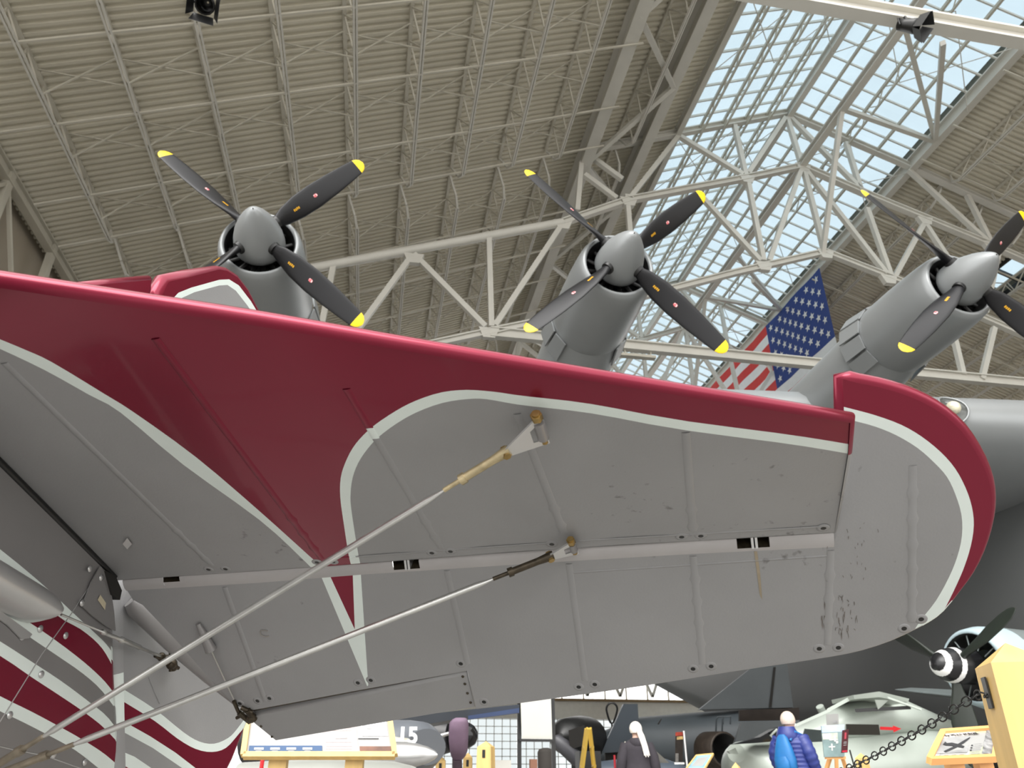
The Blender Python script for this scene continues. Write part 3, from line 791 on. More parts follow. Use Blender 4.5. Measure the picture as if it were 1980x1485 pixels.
def grommet(x, y, plane, parent):
    p0, n, t = plane; p = onP(x, y, p0, n); o = link('drain_grommet', GROM, parent); o.matrix_parent_inverse = parent.matrix_world.inverted()
    xd = LAT; yd = n.cross(xd); o.matrix_world = Matrix(((xd.x, yd.x, n.x, p.x), (xd.y, yd.y, n.y, p.y), (xd.z, yd.z, n.z, p.z), (0, 0, 0, 1)))
PS = (S0, NS, CS); PE = (E0, NE, CE)
for x, y in ((403, 1101), (436, 1100), (613, 1087), (644, 1086), (835, 1069), (871, 1066), (1067, 1052), (1318, 1038), (1355, 1036), (1592, 1021)): grommet(x, y, PS, stab)
# faint diamond-shaped repair patch
m = MB(); m.add([onP(x, y, S0 - NS * .0012, NS) for x, y in ((237, 1052), (246, 1040), (255, 1052), (246, 1062))], [(0, 1, 2, 3)]); m.build('repair_patch', mat('patch_silver', (190, 188, 188), .4), stab)

# --- elevator (drooped), with balance horn forming the tip
tipo = [(1630, 733), (1660, 741), (1700, 749), (1745, 762), (1786, 779), (1824, 802), (1859, 834), (1886, 873), (1906, 912), (1916, 947), (1918, 983), (1912, 1023), (1899, 1066), (1880, 1106), (1857, 1139), (1823, 1181), (1797, 1201), (1767, 1217), (1722, 1238), (1664, 1257), (1605, 1269), (1520, 1282), (1400, 1300), (1258, 1323), (1082, 1348), (921, 1370)]
tipo = smoothline(tipo, 2)
inner = [(904, 1296), (690, 1334), (489, 1372), (456, 1362), (400, 1306), (330, 1236), (268, 1172), (246, 1143)]
bandl = [(246, 1142), (500, 1127), (700, 1111), (1100, 1085), (1340, 1071), (1608, 1058)]
hornin = [(1618, 1035), (1622, 960), (1630, 880), (1632, 800)]
eb = E2(tipo) + E2(inner[:-1]) + E2(bandl) + E2(hornin)
eh = []
for i in range(len(eb)):
    if i < len(tipo): f = i / len(tipo); eh.append(.011 if f < .28 else max(.003, .011 - .03 * (f - .28)))
    elif i < len(tipo) + 3: eh.append(.004)
    elif i < len(tipo) + 7: eh.append(.014)
    elif i < len(tipo) + 7 + 6: eh.append(.006)
    else: eh.append(.012)
two = smoothline([(1590, 776), (1625, 785), (1649, 791), (1693, 803), (1742, 821), (1782, 844), (1819, 874), (1847, 906), (1867, 943), (1879, 979), (1883, 1015), (1877, 1056), (1863, 1100), (1843, 1145), (1823, 1184), (1800, 1225)], 3)
twi = smoothline([(1590, 800), (1625, 807), (1649, 813), (1693, 825), (1734, 842), (1774, 866), (1806, 894), (1831, 922), (1847, 955), (1859, 995), (1860, 1036), (1851, 1076), (1835, 1116), (1810, 1161), (1782, 1197), (1760, 1230)], 3)
eregs = [(E2(two + [(2050, 1250), (2050, 600), (1500, 600)]), 1), (E2(two + twi[::-1]), 2),
         (E2([(608, 1100), (614, 1098), (710, 1327), (712, 1325), (696, 1085), (600, 1085)]), 2), (E2([(630, 1096), (630, 1085), (681, 1085), (682, 1110), (686, 1217)]), 1)]
mb = MB(); plate(mb, eb, eregs, e3, eh, 0, .05)
elev = mb.build('elevator', PAINT, AP, fix=False)
for (p, q, st) in (((434, 1135), (513, 1356), (2, 3)), ((864, 1103), (904, 1283), (2, 3)), ((1100, 1090), (1131, 1316), (2, 3)), ((1340, 1075), (1358, 1284), (0, 1)), ((1606, 1064), (1600, 1246), (0, 1)), ((1765, 900), (1763, 1202), (.05, 1))):
    tape(p, q, e3, e2, eregs, elev, .013, .001, st)
# stitched seam along the elevator spar
for (p, q) in (((1100, 1108), (1600, 1075)),): tape(p, q, e3, e2, eregs, elev, .004, .0006, (2, 3))
for x, y in ((1584, 1254), (1621, 1252), (1748, 1215), (1781, 1197), (1340, 1293), (1375, 1288), (1119, 1328), (1150, 1323), (891, 1283), (936, 1357), (692, 1320), (717, 1315), (464, 1360), (498, 1355), (521, 1350)): grommet(x, y, PE, elev)
# scuffs and a rust run on the fabric
rs = random.Random(3); m = MB()
def streak(x, y, l, w, sl=0.0):
    m.add([onP(x - w, y, E0 - NE * .0006, NE), onP(x + w * .6, y - l * .05, E0 - NE * .0006, NE), onP(x + w + sl, y + l * .6, E0 - NE * .0006, NE), onP(x + sl, y + l, E0 - NE * .0006, NE), onP(x - w * .7 + sl, y + l * .5, E0 - NE * .0006, NE)], [(0, 1, 2, 3, 4)])
for i in range(16): streak(1598 + rs.gauss(0, 4), 1140 + rs.random() * 60, 6 + rs.random() * 22, .6 + rs.random() * .7, rs.uniform(-2, 2))
for i in range(34): streak(1632 + rs.gauss(0, 12), 1150 + rs.random() * 80, 4 + rs.random() * 12, .4 + rs.random() * .9, rs.uniform(-3, 3))
for i in range(22): streak(1640 + rs.gauss(0, 30), 1010 + rs.random() * 110, 2 + rs.random() * 7, .4 + rs.random() * .5, rs.uniform(-2, 2))
sc = m.build('scuff_mark', mat('scuff_brown', (112, 106, 102), .7, var=.3, scale=60), elev, fix=False); sc['kind'] = 'stuff'
m = MB(); m.add([onP(x, y, E0 - NE * .0005, NE) for x, y in ((1458, 1066), (1464, 1066), (1470, 1110), (1474, 1160), (1469, 1150), (1464, 1110))], [(0, 1, 2, 3, 4, 5)]); m.build('rust_run', mat('rust_tan', (150, 138, 118), .6, var=.15, scale=40), elev, fix=False)
# elevator nose band, broken by the two hinge pockets
def lineS(t):
    i = 0
    return None
hb = [(s2(x, y)[0], s2(x, y)[1]) for x, y in ((224, 1124), (1616, 1031))]
def hb_b(a): return hb[0][1] + (hb[1][1] - hb[0][1]) * (a - hb[0][0]) / (hb[1][0] - hb[0][0])
bl = E2(bandl)
def bl_b(a):
    for u, v in zip(bl, bl[1:]):
        if a <= v[0] or v is bl[-1]: return u[1] + (v[1] - u[1]) * (a - u[0]) / (v[0] - u[0])
pk = [(s2(757, 1085)[0], s2(808, 1082)[0]), (s2(1424, 1042)[0], s2(1487, 1038)[0]), (s2(314, 1117)[0], s2(346, 1115)[0])]
a0, a1 = s2(236, 1122)[0], s2(1612, 1031)[0]
segs = []; cur = a0
for u, v in sorted(pk): segs.append((cur, u)); cur = v
segs.append((cur, a1))
def band_row(a):
    p = s3(a, hb_b(a) - .004, .007); q = e3(a, bl_b(a), 0.0); mid = (p + q) / 2 - (NB + NE).normalized() * .0045
    return [p, p.lerp(mid, .5) - NB * .002, mid, mid.lerp(q, .5) - NE * .0012, q]
for u, v in segs:
    m = MB(); n = max(2, int((v - u) / .05)); m.rings([band_row(u + (v - u) * i / n) for i in range(n + 1)], False, False); m.build('nose_skin', mat('silver_fabric_lit', (172, 169, 169), .45, var=.07, scale=9.0), elev, fix=False)  # silver lightened on the nose band, light on its curve put into the colour
for pi_, (u, v) in enumerate(sorted(pk)):
    m = MB(); lo, hi = band_row(u), band_row(v); d = (NS + NB).normalized() * .05
    low = 0.25 if pi_ == 0 else .55
    # pocket walls, back, and the remaining nose skin below the opening
    q0, q1 = lo[3 if pi_ else 2], hi[3 if pi_ else 2]
    m.add([lo[0], hi[0], hi[0] + d, lo[0] + d], [(0, 1, 2, 3)]); m.add([q0, q1, q1 + d, q0 + d], [(0, 1, 2, 3)]); m.add([lo[0], q0, q0 + d, lo[0] + d], [(0, 1, 2, 3)]); m.add([hi[0], q1, q1 + d, hi[0] + d], [(0, 1, 2, 3)]); m.add([lo[0] + d, hi[0] + d, q1 + d, q0 + d], [(0, 1, 2, 3)])
    hp = m.build('hinge_pocket', GREASY, elev)
    m = MB(); m.add([q0, q1, hi[4], lo[4]], [(0, 1, 2, 3)]); m.build('nose_skin', MATS['silver_fabric_lit'], elev, fix=False)
    for f in ((.44, .56) if pi_ else ()):
        c0 = lo[0].lerp(hi[0], f); c1 = q0.lerp(q1, f); m = MB(); m.prism([c0 - d * .05, c1 - d * .05, c1 + d * .6, c0 + d * .6], LAT * .004); m.build('hinge_plate', ALU, hp)
# inboard rounded end rib and the trim cable cone
m = MB(); m.path([e3(*e2(x, y), .012) for x, y in ((250, 1166), (262, 1178), (330, 1246), (400, 1316), (452, 1366))], [.020, .027, .024, .016, .008], 12); m.build('end_rib', SILVER_P, elev)
m = MB(); a, b = onP(383, 1206, E0 - NE * .004, NE), onP(408, 1257, E0 - NE * .012, NE); m.tube(a, b, .005, 12, .012); m.build('cable_fairing', SILVER_P, elev)
m = MB(); m.tube(b, onP(452, 1352, E0 - NE * .008, NE), .0018, 6); m.build('trim_cable', STEEL_WIRE, elev)
# chalky squiggle mark left on the fabric
m = MB(); m.path([onP(x, y, E0 - NE * .001, NE) for x, y in smoothline([(517, 1220), (505, 1219), (504, 1227), (513, 1231), (520, 1230)], 3)], .0012, 5); m.build('glue_mark', mat('glue_grey', (150, 146, 140), .6), elev)

# --- trim tab
tabp = [(491, 1385), (700, 1346), (902, 1305), (917, 1366), (740, 1396), (533, 1431), (493, 1398)]
CT = chord_dir(3600); NT = LAT.cross(CT).normalized()
if NT.z < 0: NT = -NT
T0 = onP(700, 1340, E0, NE) + NE * .004
def t3(a, b, w=0.0): return T0 + LAT * a + CT * b + NT * w
def t2(x, y):
    q = onP(x, y, T0, NT) - T0; return (q.dot(LAT), q.dot(CT))
mb = MB(); plate(mb, [t2(*p) for p in tabp], [], t3, [.008, .008, .008, .003, .002, .002, .004], 0, .08); tab = mb.build('trim_tab', [SILVER, RED, WHITE], AP, fix=False)
m = MB(); m.tube(t3(*t2(470, 1379), .006), t3(*t2(903, 1297), .006), .0045, 8); m.build('hinge_rod', GREASY, tab)
for x, y in ((895, 1308), (899, 1322), (904, 1340), (910, 1358), (505, 1404), (526, 1424)): 
    m = MB(); m.ball(onP(x, y, T0, NT), .003, 8, 5); m.build('rivet', GREASY, tab)
m = MB(); c = onP(476, 1378, T0, NT); 
for (x0, y0, x1, y1, r) in ((452, 1356, 462, 1378, .004), (462, 1378, 484, 1396, .006), (466, 1368, 488, 1378, .005), (478, 1372, 492, 1392, .007), (458, 1388, 470, 1382, .004)):
    m.tube(onP(x0, y0, T0 - NT * .01, NT), onP(x1, y1, T0 - NT * .01, NT), r, 8)
m.ball(onP(486, 1388, T0 - NT * .01, NT), .011, 10, 6); m.build('tab_horn', GREASY, tab)

# --- fuselage side, tail post, rudder and fin, all about the plane of symmetry
A_SYM = -.045
M0 = S0 + LAT * A_SYM
UPB = LAT.cross(vp(1480, 2020)).normalized()
if UPB.z < 0: UPB = -UPB
# fuselage side plane through the root seam
sp, sq = s3(*s2(-160, 730)), s3(*s2(222, 1112)); sd = (sq - sp).normalized(); FN = sd.cross(UPB).normalized()
if FN.dot(LAT) < 0: FN = -FN
FY_ = UPB - sd * UPB.dot(sd); FY_.normalize()
def f3(a, b, w=0.0): return sq + sd * a + FY_ * b + FN * w
def f2(x, y):
    q = onP(x, y, sq, FN) - sq; return (q.dot(sd), q.dot(FY_))
def F2(l): return [f2(*p) for p in l]
fb = F2([(-170, 718), (0, 888), (150, 1038), (198, 1088)]) + F2([(210, 1120), (213, 1200), (216, 1300), (222, 1400), (226, 1490), (232, 1620)]) + F2([(-170, 1620)])
W = {}
W['1u'] = [(-170, 935), (0, 1062), (88, 1135), (138, 1182), (176, 1217), (205, 1245), (222, 1272), (240, 1320)]
W['1l'] = [(-170, 950), (0, 1090), (105, 1186), (155, 1216), (190, 1245), (212, 1277), (240, 1335)]
W['2u'] = [(-170, 1060), (0, 1168), (79, 1218), (146, 1267), (187, 1302), (212, 1329), (240, 1370)]
W['2l'] = [(-170, 1090), (0, 1192), (56, 1231), (111, 1268), (161, 1303), (199, 1338), (240, 1395)]
W['3u'] = [(-170, 1135), (0, 1240), (59, 1278), (117, 1316), (176, 1360), (211, 1390), (250, 1445)]
W['3l'] = [(-170, 1165), (0, 1268), (59, 1308), (117, 1346), (164, 1378), (205, 1411), (250, 1462)]
W['4u'] = [(-170, 1258), (0, 1346), (59, 1375), (117, 1406), (161, 1431), (205, 1460), (250, 1500)]
W['4l'] = [(-170, 1290), (0, 1375), (44, 1396), (102, 1426), (146, 1451), (190, 1485), (250, 1535)]
for k_ in W: W[k_] = smoothline(W[k_], 3)
fr = [(F2(W['1u'] + W['1l'][::-1]), 2), (F2(W['1l'] + W['2u'][::-1]), 1), (F2(W['2u'] + W['2l'][::-1]), 2), (F2(W['3u'] + W['3l'][::-1]), 2), (F2(W['3l'] + W['4u'][::-1]), 1), (F2(W['4u'] + W['4l'][::-1]), 2)]
PAINT_F = [SILVER_P, RED, WHITE]
vs_, F, M = skin(fb, fr, f3, 0, .08); mb = MB(); mb.v = [tuple(p) for p in vs_]
for f, k_ in zip(F, M): mb.f.append(list(f)); mb.m.append(k_); mb.sm.append(True)
# far side of the fuselage and its belly, so that it is a closed body
wback = -.16
b4 = [f3(*p, wback) for p in fb]; mb.add(b4, [tuple(range(len(b4)))], 0)
n = len(fb); fr0 = [f3(*p) for p in fb]
mb.add(fr0 + b4, [(k_, (k_ + 1) % n, n + (k_ + 1) % n, n + k_) for k_ in range(n)], 0)
amin = min(p[0] for p in fb); bhi, blo = f2(-170, 718)[1], f2(-170, 1620)[1]
def fring(da, b0, b1, w0, w1):
    return [f3(amin - da, b0, w0), f3(amin - da, b0, w1), f3(amin - da, (b0 + b1) / 2, w1 - .03), f3(amin - da, b1, w1), f3(amin - da, b1, w0), f3(amin - da, (b0 + b1) / 2, w0 + .05)]
mb.rings([fring(0, blo, bhi, 0, -.16), fring(.9, blo - .05, bhi + .12, .05, -.45), fring(2.2, blo - .15, bhi + .3, .12, -.85), fring(4.2, blo - .2, bhi + .5, .1, -1.0), fring(5.6, blo + .1, bhi + .2, -.1, -.8)], True, True, 0, True)
fus = mb.build('fuselage', PAINT_F, AP, fix=False)
# rounded tail post, painted with the stripes running round it
post = [(198, 1088), (210, 1120), (213, 1200), (216, 1300), (222, 1400), (226, 1490), (232, 1620)]
post = smoothline(post, 8); m = MB(); rows = []; mis = []
for (x, y) in post:
    a, b = f2(x, y); r = .030; rows.append([f3(a + r * math.sin(t), b, -r + r * math.cos(t)) for t in [PI * .62 * k_ / 8 for k_ in range(9)]])
for (p, q) in zip(post, post[1:]):
    c = f2((p[0] + q[0]) / 2 - 2, (p[1] + q[1]) / 2); mi = 0
    for poly, k_ in fr:
        if inpoly(c, poly): mi = k_
    mis.append(mi)
m.rings(rows, False, False, 0, True, mis); m.build('tail_post', PAINT_F, fus, fix=False)
# stinger plate at the stabilizer junction
m = MB(); pl = [onP(x, y, sq + FN * .003, FN) for x, y in ((192, 1096), (206, 1112), (212, 1136), (219, 1182), (222, 1220), (205, 1212), (176, 1190), (157, 1172), (175, 1125))]; m.prism(pl, FN * .002); jp = m.build('junction_plate', SILVER_P, fus)
m = MB(); m.add([onP(x, y, sq + FN * .0062, FN) for x, y in ((189, 1160), (194, 1150), (205, 1166), (203, 1180))], [(0, 1, 2, 3)]); m.build('paper_sticker', mat('sticker', (196, 186, 160), .7), jp)
def screw_mesh():
    m = MB(); m.lathe((0, 0, 0), (0, 0, 1), [(0, .0062), (.0008, .0062), (.0012, .0046), (.002, .004), (.0024, .0022), (.0024, .0001)], 14); return m.mesh('screw', ALU)
SCREW = screw_mesh()
for x, y in ((196, 1117), (159, 1166), (174, 1100), (127, 1229), (80, 1304), (19, 1383), (104, 1460), (164, 1474), (24, 1111), (74, 1140), (43, 1231), (78, 1216)):
    p = onP(x, y, sq + FN * (.005 if x > 150 and y < 1200 else .001), FN); o = link('screw', SCREW, fus); zd = FN; xd = sd; yd = zd.cross(xd)
    o.matrix_world = Matrix(((xd.x, yd.x, zd.x, p.x), (xd.y, yd.y, zd.y, p.y), (xd.z, yd.z, zd.z, p.z), (0, 0, 0, 1)))
# access-panel seam
m = MB(); m.path([onP(x, y, sq, FN) for x, y in ((178, 1126), (138, 1186), (80, 1266), (0, 1395), (-40, 1440))], .0012, 5); m.build('panel_seam', ALU, fus)
m = MB(); m.path([onP(x, y, sq, FN) for x, y in ((-40, 1435), (20, 1448), (90, 1462), (140, 1480), (200, 1500))], .0012, 5); m.build('panel_seam', ALU, fus)
# dark sealing strip in the root gap
m = MB(); m.path([s3(*s2(x, y), -.002) for x, y in ((-160, 732), (0, 892), (80, 972), (160, 1052), (222, 1114))], .0065, 8); m.build('root_seal', BLACK, fus)
m = MB(); m.prism([onP(x, y, sq + FN * .01, FN) for x, y in ((206, 1104), (224, 1114), (236, 1142), (232, 1160), (218, 1150))], FN * -.05); m.build('root_gap', DARK, fus)
# silver cable-exit fairing
m = MB(); rows = []
ax0, ax1 = f2(-80, 1096), f2(76, 1181); axd = V((ax1[0] - ax0[0], ax1[1] - ax0[1])); axl = axd.length; axd.normalize(); axn = V((-axd.y, axd.x))
for k_ in range(13):
    f = k_ / 12; wdt = (f2(30, 1110)[1] - f2(30, 1192)[1]) * .62 * (1 - .10 * f); 
    c = V((ax0[0], ax0[1])) + axd * axl * (f if f < .92 else .92 + (f - .92) * .8)
    endr = 1.0 if f < .75 else math.sqrt(max(.02, 1 - ((f - .75) / .26) ** 2)) * .5 + .5
    rows.append([f3(*(c + axn * (wdt * endr * math.cos(t))), .052 * math.sin(t) * (1 - .25 * (1 - endr))) for t in [PI * j / 14 for j in range(15)]])
m.rings(rows, False, False); fair = m.build('cable_fairing', ALU, fus)
m = MB(); c_ = V((ax0[0], ax0[1]))
m.prism([f3(*f2(x, y), .0015) for x, y in ((-60, 1080), (20, 1100), (80, 1138), (88, 1152), (70, 1144), (-60, 1096))], FN * .003); m.prism([f3(*f2(x, y), .0015) for x, y in ((-60, 1160), (10, 1208), (38, 1236), (52, 1234), (58, 1226), (-60, 1140))], FN * .003); m.build('fairing_flange', ALU, fair)

# rudder: side plane parallel to symmetry plane
RP = M0 + LAT * .028
def r3(a, b, w=0.0): return RP + CR * a + UR * b - LAT * w
CR = (CS - LAT * CS.dot(LAT)).normalized(); UR = LAT.cross(CR).normalized()
if UR.z < 0: UR = -UR
def r2(x, y):
    q = onP(x, y, RP, LAT) - RP; return (q.dot(CR), q.dot(UR))
def R2(l): return [r2(*p) for p in l]
top = [r2(x, y) for x, y in ((500, 604), (486, 570), (463, 540), (440, 525), (424, 522))]
rb = R2([(238, 1160), (239, 1300), (241, 1400), (243, 1490), (246, 1640)]) + R2([(350, 1640), (420, 1520), (448, 1464), (470, 1408), (477, 1392)])
# aft edge rises out of sight behind the elevators to the horn seen above the stabilizer
tp = R2([(508, 620), (500, 602), (480, 563), (460, 537), (440, 524), (424, 521), (370, 535), (326, 545), (314, 570), (306, 600)])
rb2 = rb + [(r2(470, 1370)[0] + .02, r2(470, 1370)[1] + .06), (rb[9][0] + .02, .55)] + tp + [(r2(238, 1160)[0], .45)]
RW_ = {}
au = smoothline([(236, 1331), (299, 1371), (355, 1416), (386, 1434), (414, 1438), (441, 1427), (458, 1410), (480, 1380)], 3)
al = smoothline([(236, 1355), (299, 1394), (343, 1428), (378, 1448), (410, 1454), (437, 1446), (461, 1420), (490, 1385)], 3)
bu = [(236, 1393), (291, 1424), (339, 1455), (378, 1485), (420, 1530)]; bl_ = [(236, 1414), (295, 1446), (355, 1487), (400, 1530)]
cu = [(236, 1453), (260, 1463), (300, 1490), (350, 1530)]; cl = [(236, 1478), (260, 1492), (330, 1540)]
horn_wo = R2([(330, 582), (345, 566), (370, 556), (424, 541), (443, 540), (462, 552), (485, 582), (503, 612), (515, 640)]); horn_wi = R2([(338, 596), (352, 576), (376, 565), (424, 552), (440, 551), (456, 562), (478, 590), (494, 614), (505, 640)])
rr = [(R2(al + [(600, 1400), (520, 1700), (420, 1530)] + bu[::-1]), 1), (R2(au + al[::-1]), 2), (R2(bu + bl_[::-1]), 2), (R2(cu + cl[::-1]), 2), (R2(cl + [(330, 1640), (236, 1640)]), 1),
      (tp[:1] + R2([(540, 480), (240, 480), (280, 640)]) + horn_wo, 1), (horn_wo + horn_wi[::-1], 2)]
mb = MB(); plate(mb, rb2, rr, r3, [.028] * 5 + [.012] * 5 + [.01] * 2 + [.012] * 6 + [.02] * 4 + [.028], 0, .07); rud = mb.build('rudder', PAINT, AP, fix=False)
m = MB(); m.path([onP(x, y, RP + LAT * .001, LAT) for x, y in ((288, 1310), (300, 1340), (309, 1360))], .0012, 5); m.build('seam', SILVER, rud)
# fin tip ahead of the horn
ft = R2([(294, 541), (290, 556), (284, 575), (280, 600), (100, 610), (150, 556), (200, 550)])
mb = MB(); plate(mb, ft, [], r3, .012, 1, .2, None, 1); mb.build('fin', PAINT, AP, fix=False)
# rudder horn, push rod and turnbuckle
RPn = RP + LAT * .02
m = MB()
for x, y, r in ((312, 1270, .009), (322, 1276, .011), (332, 1284, .012), (336, 1290, .009), (330, 1270, .006)): m.ball(onP(x, y, RPn, LAT), r, 8, 6)
m.tube(onP(300, 1268, RPn, LAT), onP(345, 1292, RPn, LAT), .004, 8); m.tube(onP(331, 1262, RPn, LAT), onP(331, 1298, RPn, LAT), .005, 8); m.build('rudder_horn', GREASY, rud)
ra, rb_ = f3(*f2(98, 1188), .02), onP(318, 1272, RPn, LAT)
m = MB(); pts = [ra.lerp(rb_, f) for f in (0, .345, .35, .375, .38, .52, .525, .55, .555, .72, .725, 1.0)]
m.path(pts, [.0022, .0022, .0052, .0052, .004, .004, .0062, .0062, .0055, .0055, .0035, .0035], 8); m.build('rudder_cable', STEEL_WIRE, AP)

# --- bracing wires with their fittings
FB1 = f3(*f2(-60, 1503), .012); FB2 = f3(*f2(-34, 1503), .012)
def wire(px, base, plane_p, plane_n, label, big, nm):
    tip = onP(px[0], px[1], plane_p, plane_n)
    n = plane_n; end = base
    # bracket: bush on a pin lying along the chord, triangular side plates, fork end
    ax = CS; d = (end - tip).normalized(); L_ = .022 if big else .014; c = tip - n * (.018 if big else .012)
    m = MB(); m.tube(c - ax * L_ * .8, c + ax * L_ * .8, .0085 if big else .0065, 14); m.prism([c - ax * L_ * .7 + LAT * .007, c + ax * L_ * .7 + LAT * .007, c + ax * L_ * .7 - LAT * .004 + n * .02, c - ax * L_ * .7 - LAT * .004 + n * .02], LAT * -.004); br = m.build('bracket', SILVER_P, AP)
    fk = c + d * (.058 if big else .042)
    m = MB(); up_ = d.cross(ax).normalized()
    q0, q1 = c - ax * L_ * 1.15, c + ax * L_ * 1.15
    w_ = .006
    # plate lies in the plane of the wire and the pin: two arms meeting at the fork
    m.prism([q0 - d * .006 - ax * .006, q0 - d * .006 + ax * .005, c + d * .016 - ax * L_ * .55, c + d * .016 + ax * L_ * .55, q1 - d * .006 - ax * .005, q1 - d * .006 + ax * .006, fk + ax * .006 + d * .004, fk - ax * .006 + d * .004], up_ * .003); m.build('side_plate', ALU, br)
    for q, rr_ in ((q0, .0085 if big else .0075), (q1, .0055)):
        m = MB(); m.tube(q - ax * .008, q + ax * .002, rr_, 6); m.tube(q - ax * .011, q - ax * .008, rr_ * .7, 10); m.build('bolt', BOLT, br)
    m = MB(); m.tube(fk + up_ * .009, fk - up_ * .008, .006, 6); m.build('bolt', BOLT, br)
    d2 = (end - fk).normalized(); c1 = fk + d2 * .022; c2 = fk + d2 * .066
    m = MB(); m.tube(fk - d2 * .006, c1, .0085, 12, .0062); m.tube(c1, c2, .0062, 12); m.tube(c2, c2 + d2 * .009, .0082, 6); m.tube(c2 + d2 * .009, c2 + d2 * .036, .0036, 8); m.build('clevis', CAD if big else GREASY, br)
    w0 = c2 + d2 * .035; w1 = end - d2 * .12
    m = MB(); a, b, x, y = m.frame(w0, w1); rg = []
    for p in (w0, w0 + d2 * .03, w1 - d2 * .03, w1):
        s = .35 if p in (w0, w1) else 1.0; rg.append([p + x * .0030 * s * math.cos(2 * PI * k_ / 10) + y * .0052 * s * math.sin(2 * PI * k_ / 10) for k_ in range(10)])
    m.rings(rg); wr = m.build('brace_wire', STEEL_WIRE, AP); wr['label'] = label
    m = MB(); m.tube(w1 - d2 * .01, w1 + d2 * .05, .004, 8); m.tube(w1 + d2 * .03, w1 + d2 * .042, .0075, 6); m.tube(w1 + d2 * .042, end, .006, 12); m.build('end_fork', mat('dull_steel', (138, 128, 112), .4, .5, var=.25, scale=60), wr)
wire((1047, 812), FB1, S0 - NS * .001, NS, 'upper bracing wire to the front stabilizer bracket', True, 'w')
wire((1108, 1046), FB2, S0 - NS * .001, NS, 'lower bracing wire to the rear stabilizer bracket', False, 'w')

# ================================================================ museum floor: barrier, signs, visitors, aircraft
FH_ = V((math.sin(YAW), math.cos(YAW), 0))
def az(d): return V((math.sin(math.radians(d)), math.cos(math.radians(d)), 0))
def drop(p): return V((p.x, p.y, 0))
def quadpt(q, u, v): return (q[0].lerp(q[1], u)).lerp(q[3].lerp(q[2], u), v)     # q: TL TR BR BL
def wood_post(base, h, w0, w1, rot, label, plate=True, cap=.05):
    t = thing('barrier_post', label, 'post', base, 'wooden barrier posts')
    def sq(w, z): return [base + (az(rot + 45 + 90 * k) * (w / math.sqrt(2))) + V((0, 0, z)) for k in range(4)]
    m = MB(); a, b = sq(w0, 0), sq(w1, h - cap); ap = base + V((0, 0, h)); vs_ = a + b + [ap]
    m.add(vs_, [(3, 2, 1, 0)]); 
    for k in range(4): m.add(vs_, [(k, (k + 1) % 4, 4 + (k + 1) % 4, 4 + k)], 0); m.add(vs_, [(4 + k, 4 + (k + 1) % 4, 8)], 0)
    m.build('post_body', WOOD, t)
    if plate is not None:
        n = az(plate); c = base + V((0, 0, h - cap - .06)) + n * (w1 / 2 + (w0 - w1) / 2 * .11 + .001); s = n.cross(V((0, 0, 1))) * .014
        m = MB(); m.prism([c - s + V((0, 0, .034)), c + s + V((0, 0, .034)), c + s - V((0, 0, .034)), c - s - V((0, 0, .034))], n * .004); m.build('chain_plate', BLACK, t)
    return t
# near post and chain
pp = at(1944, 1243, 1.8); base = drop(pp); nh = pp.z
wood_post(base, nh, .175, .125, 204, 'large pale wooden barrier post at the right edge of the picture', 294)
pc = base + az(294) * (.07) + V((0, 0, nh - .112))
chain = thing('barrier_chain', 'black link chain hanging from the large wooden post', 'chain', drop(at(1800, 1400, 2.0)))
cp = [pc, at(1893, 1342, 1.86), at(1850, 1368, 1.93), at(1810, 1394, 2.0), at(1770, 1418, 2.08), at(1730, 1440, 2.16), at(1692, 1461, 2.25), at(1655, 1479, 2.34), at(1610, 1500, 2.46), at(1570, 1519, 2.6)]
cp = [V(p) for p in smoothline([tuple(p) for p in cp], 8)]
acc = 0; pts = [cp[0]]; pitch = .0262
for a, b in zip(cp, cp[1:]):
    L = (b - a).length; s = 0
    while acc + (L - s) >= pitch:
        s += pitch - acc; acc = 0; pts.append(a.lerp(b, s / L))
    acc += L - s
def link_mesh():
    m = MB(); P_ = []; hl, hw = .0168, .0102
    for k in range(20):
        t = 2 * PI * k / 20; P_.append(V((hl * math.cos(t), hw * math.sin(t) * (1 + .12 * abs(math.cos(t))), 0)))
    m.path(P_, .0019, 7, closed=True); return m.mesh('link', BLACK)
LK = link_mesh()
for i, (a, b) in enumerate(zip(pts, pts[1:])):
    x = (b - a).normalized(); z = (CAM - a).normalized(); z = (z - x * z.dot(x)).normalized(); y = z.cross(x)
    ta = math.radians(15 if i % 2 == 0 else 82); y, z = y * math.cos(ta) + z * math.sin(ta), z * math.cos(ta) - y * math.sin(ta)
    c = (a + b) / 2; o = link('link', LK); o.parent = chain
    o.matrix_parent_inverse = chain.matrix_world.inverted()
    o.matrix_world = Matrix(((x.x, y.x, z.x, c.x), (x.y, y.y, z.y, c.y), (x.z, y.z, z.z, c.z), (0, 0, 0, 1)))
# smaller, distant posts
def fpost(x, y, d, w, lab, rot=30, plate=200):
    p = at(x, y, d); wood_post(drop(p), p.z, w * 1.45, w, rot, lab, plate)
fpost(940, 1433, 7.2, .135, 'broad wooden barrier post in front of the gridded far window', 25, 205)
fpost(905, 1455, 8.6, .10, 'short wooden barrier post just left of the broad one', 10, 190)
fpost(853, 1461, 8.4, .10, 'short wooden barrier post below the silver drop tank', 10, 190)
fpost(1664, 1456, 8.3, .10, 'wooden barrier post behind the chain below the easel', 60, 240)
fpost(1513, 1470, 11.2, .12, 'wooden barrier post tip beside the blue coat', 40, 220)
fpost(1422, 1474, 8.0, .075, 'small rounded wooden post tip at the pale jet nose', 40, 220)

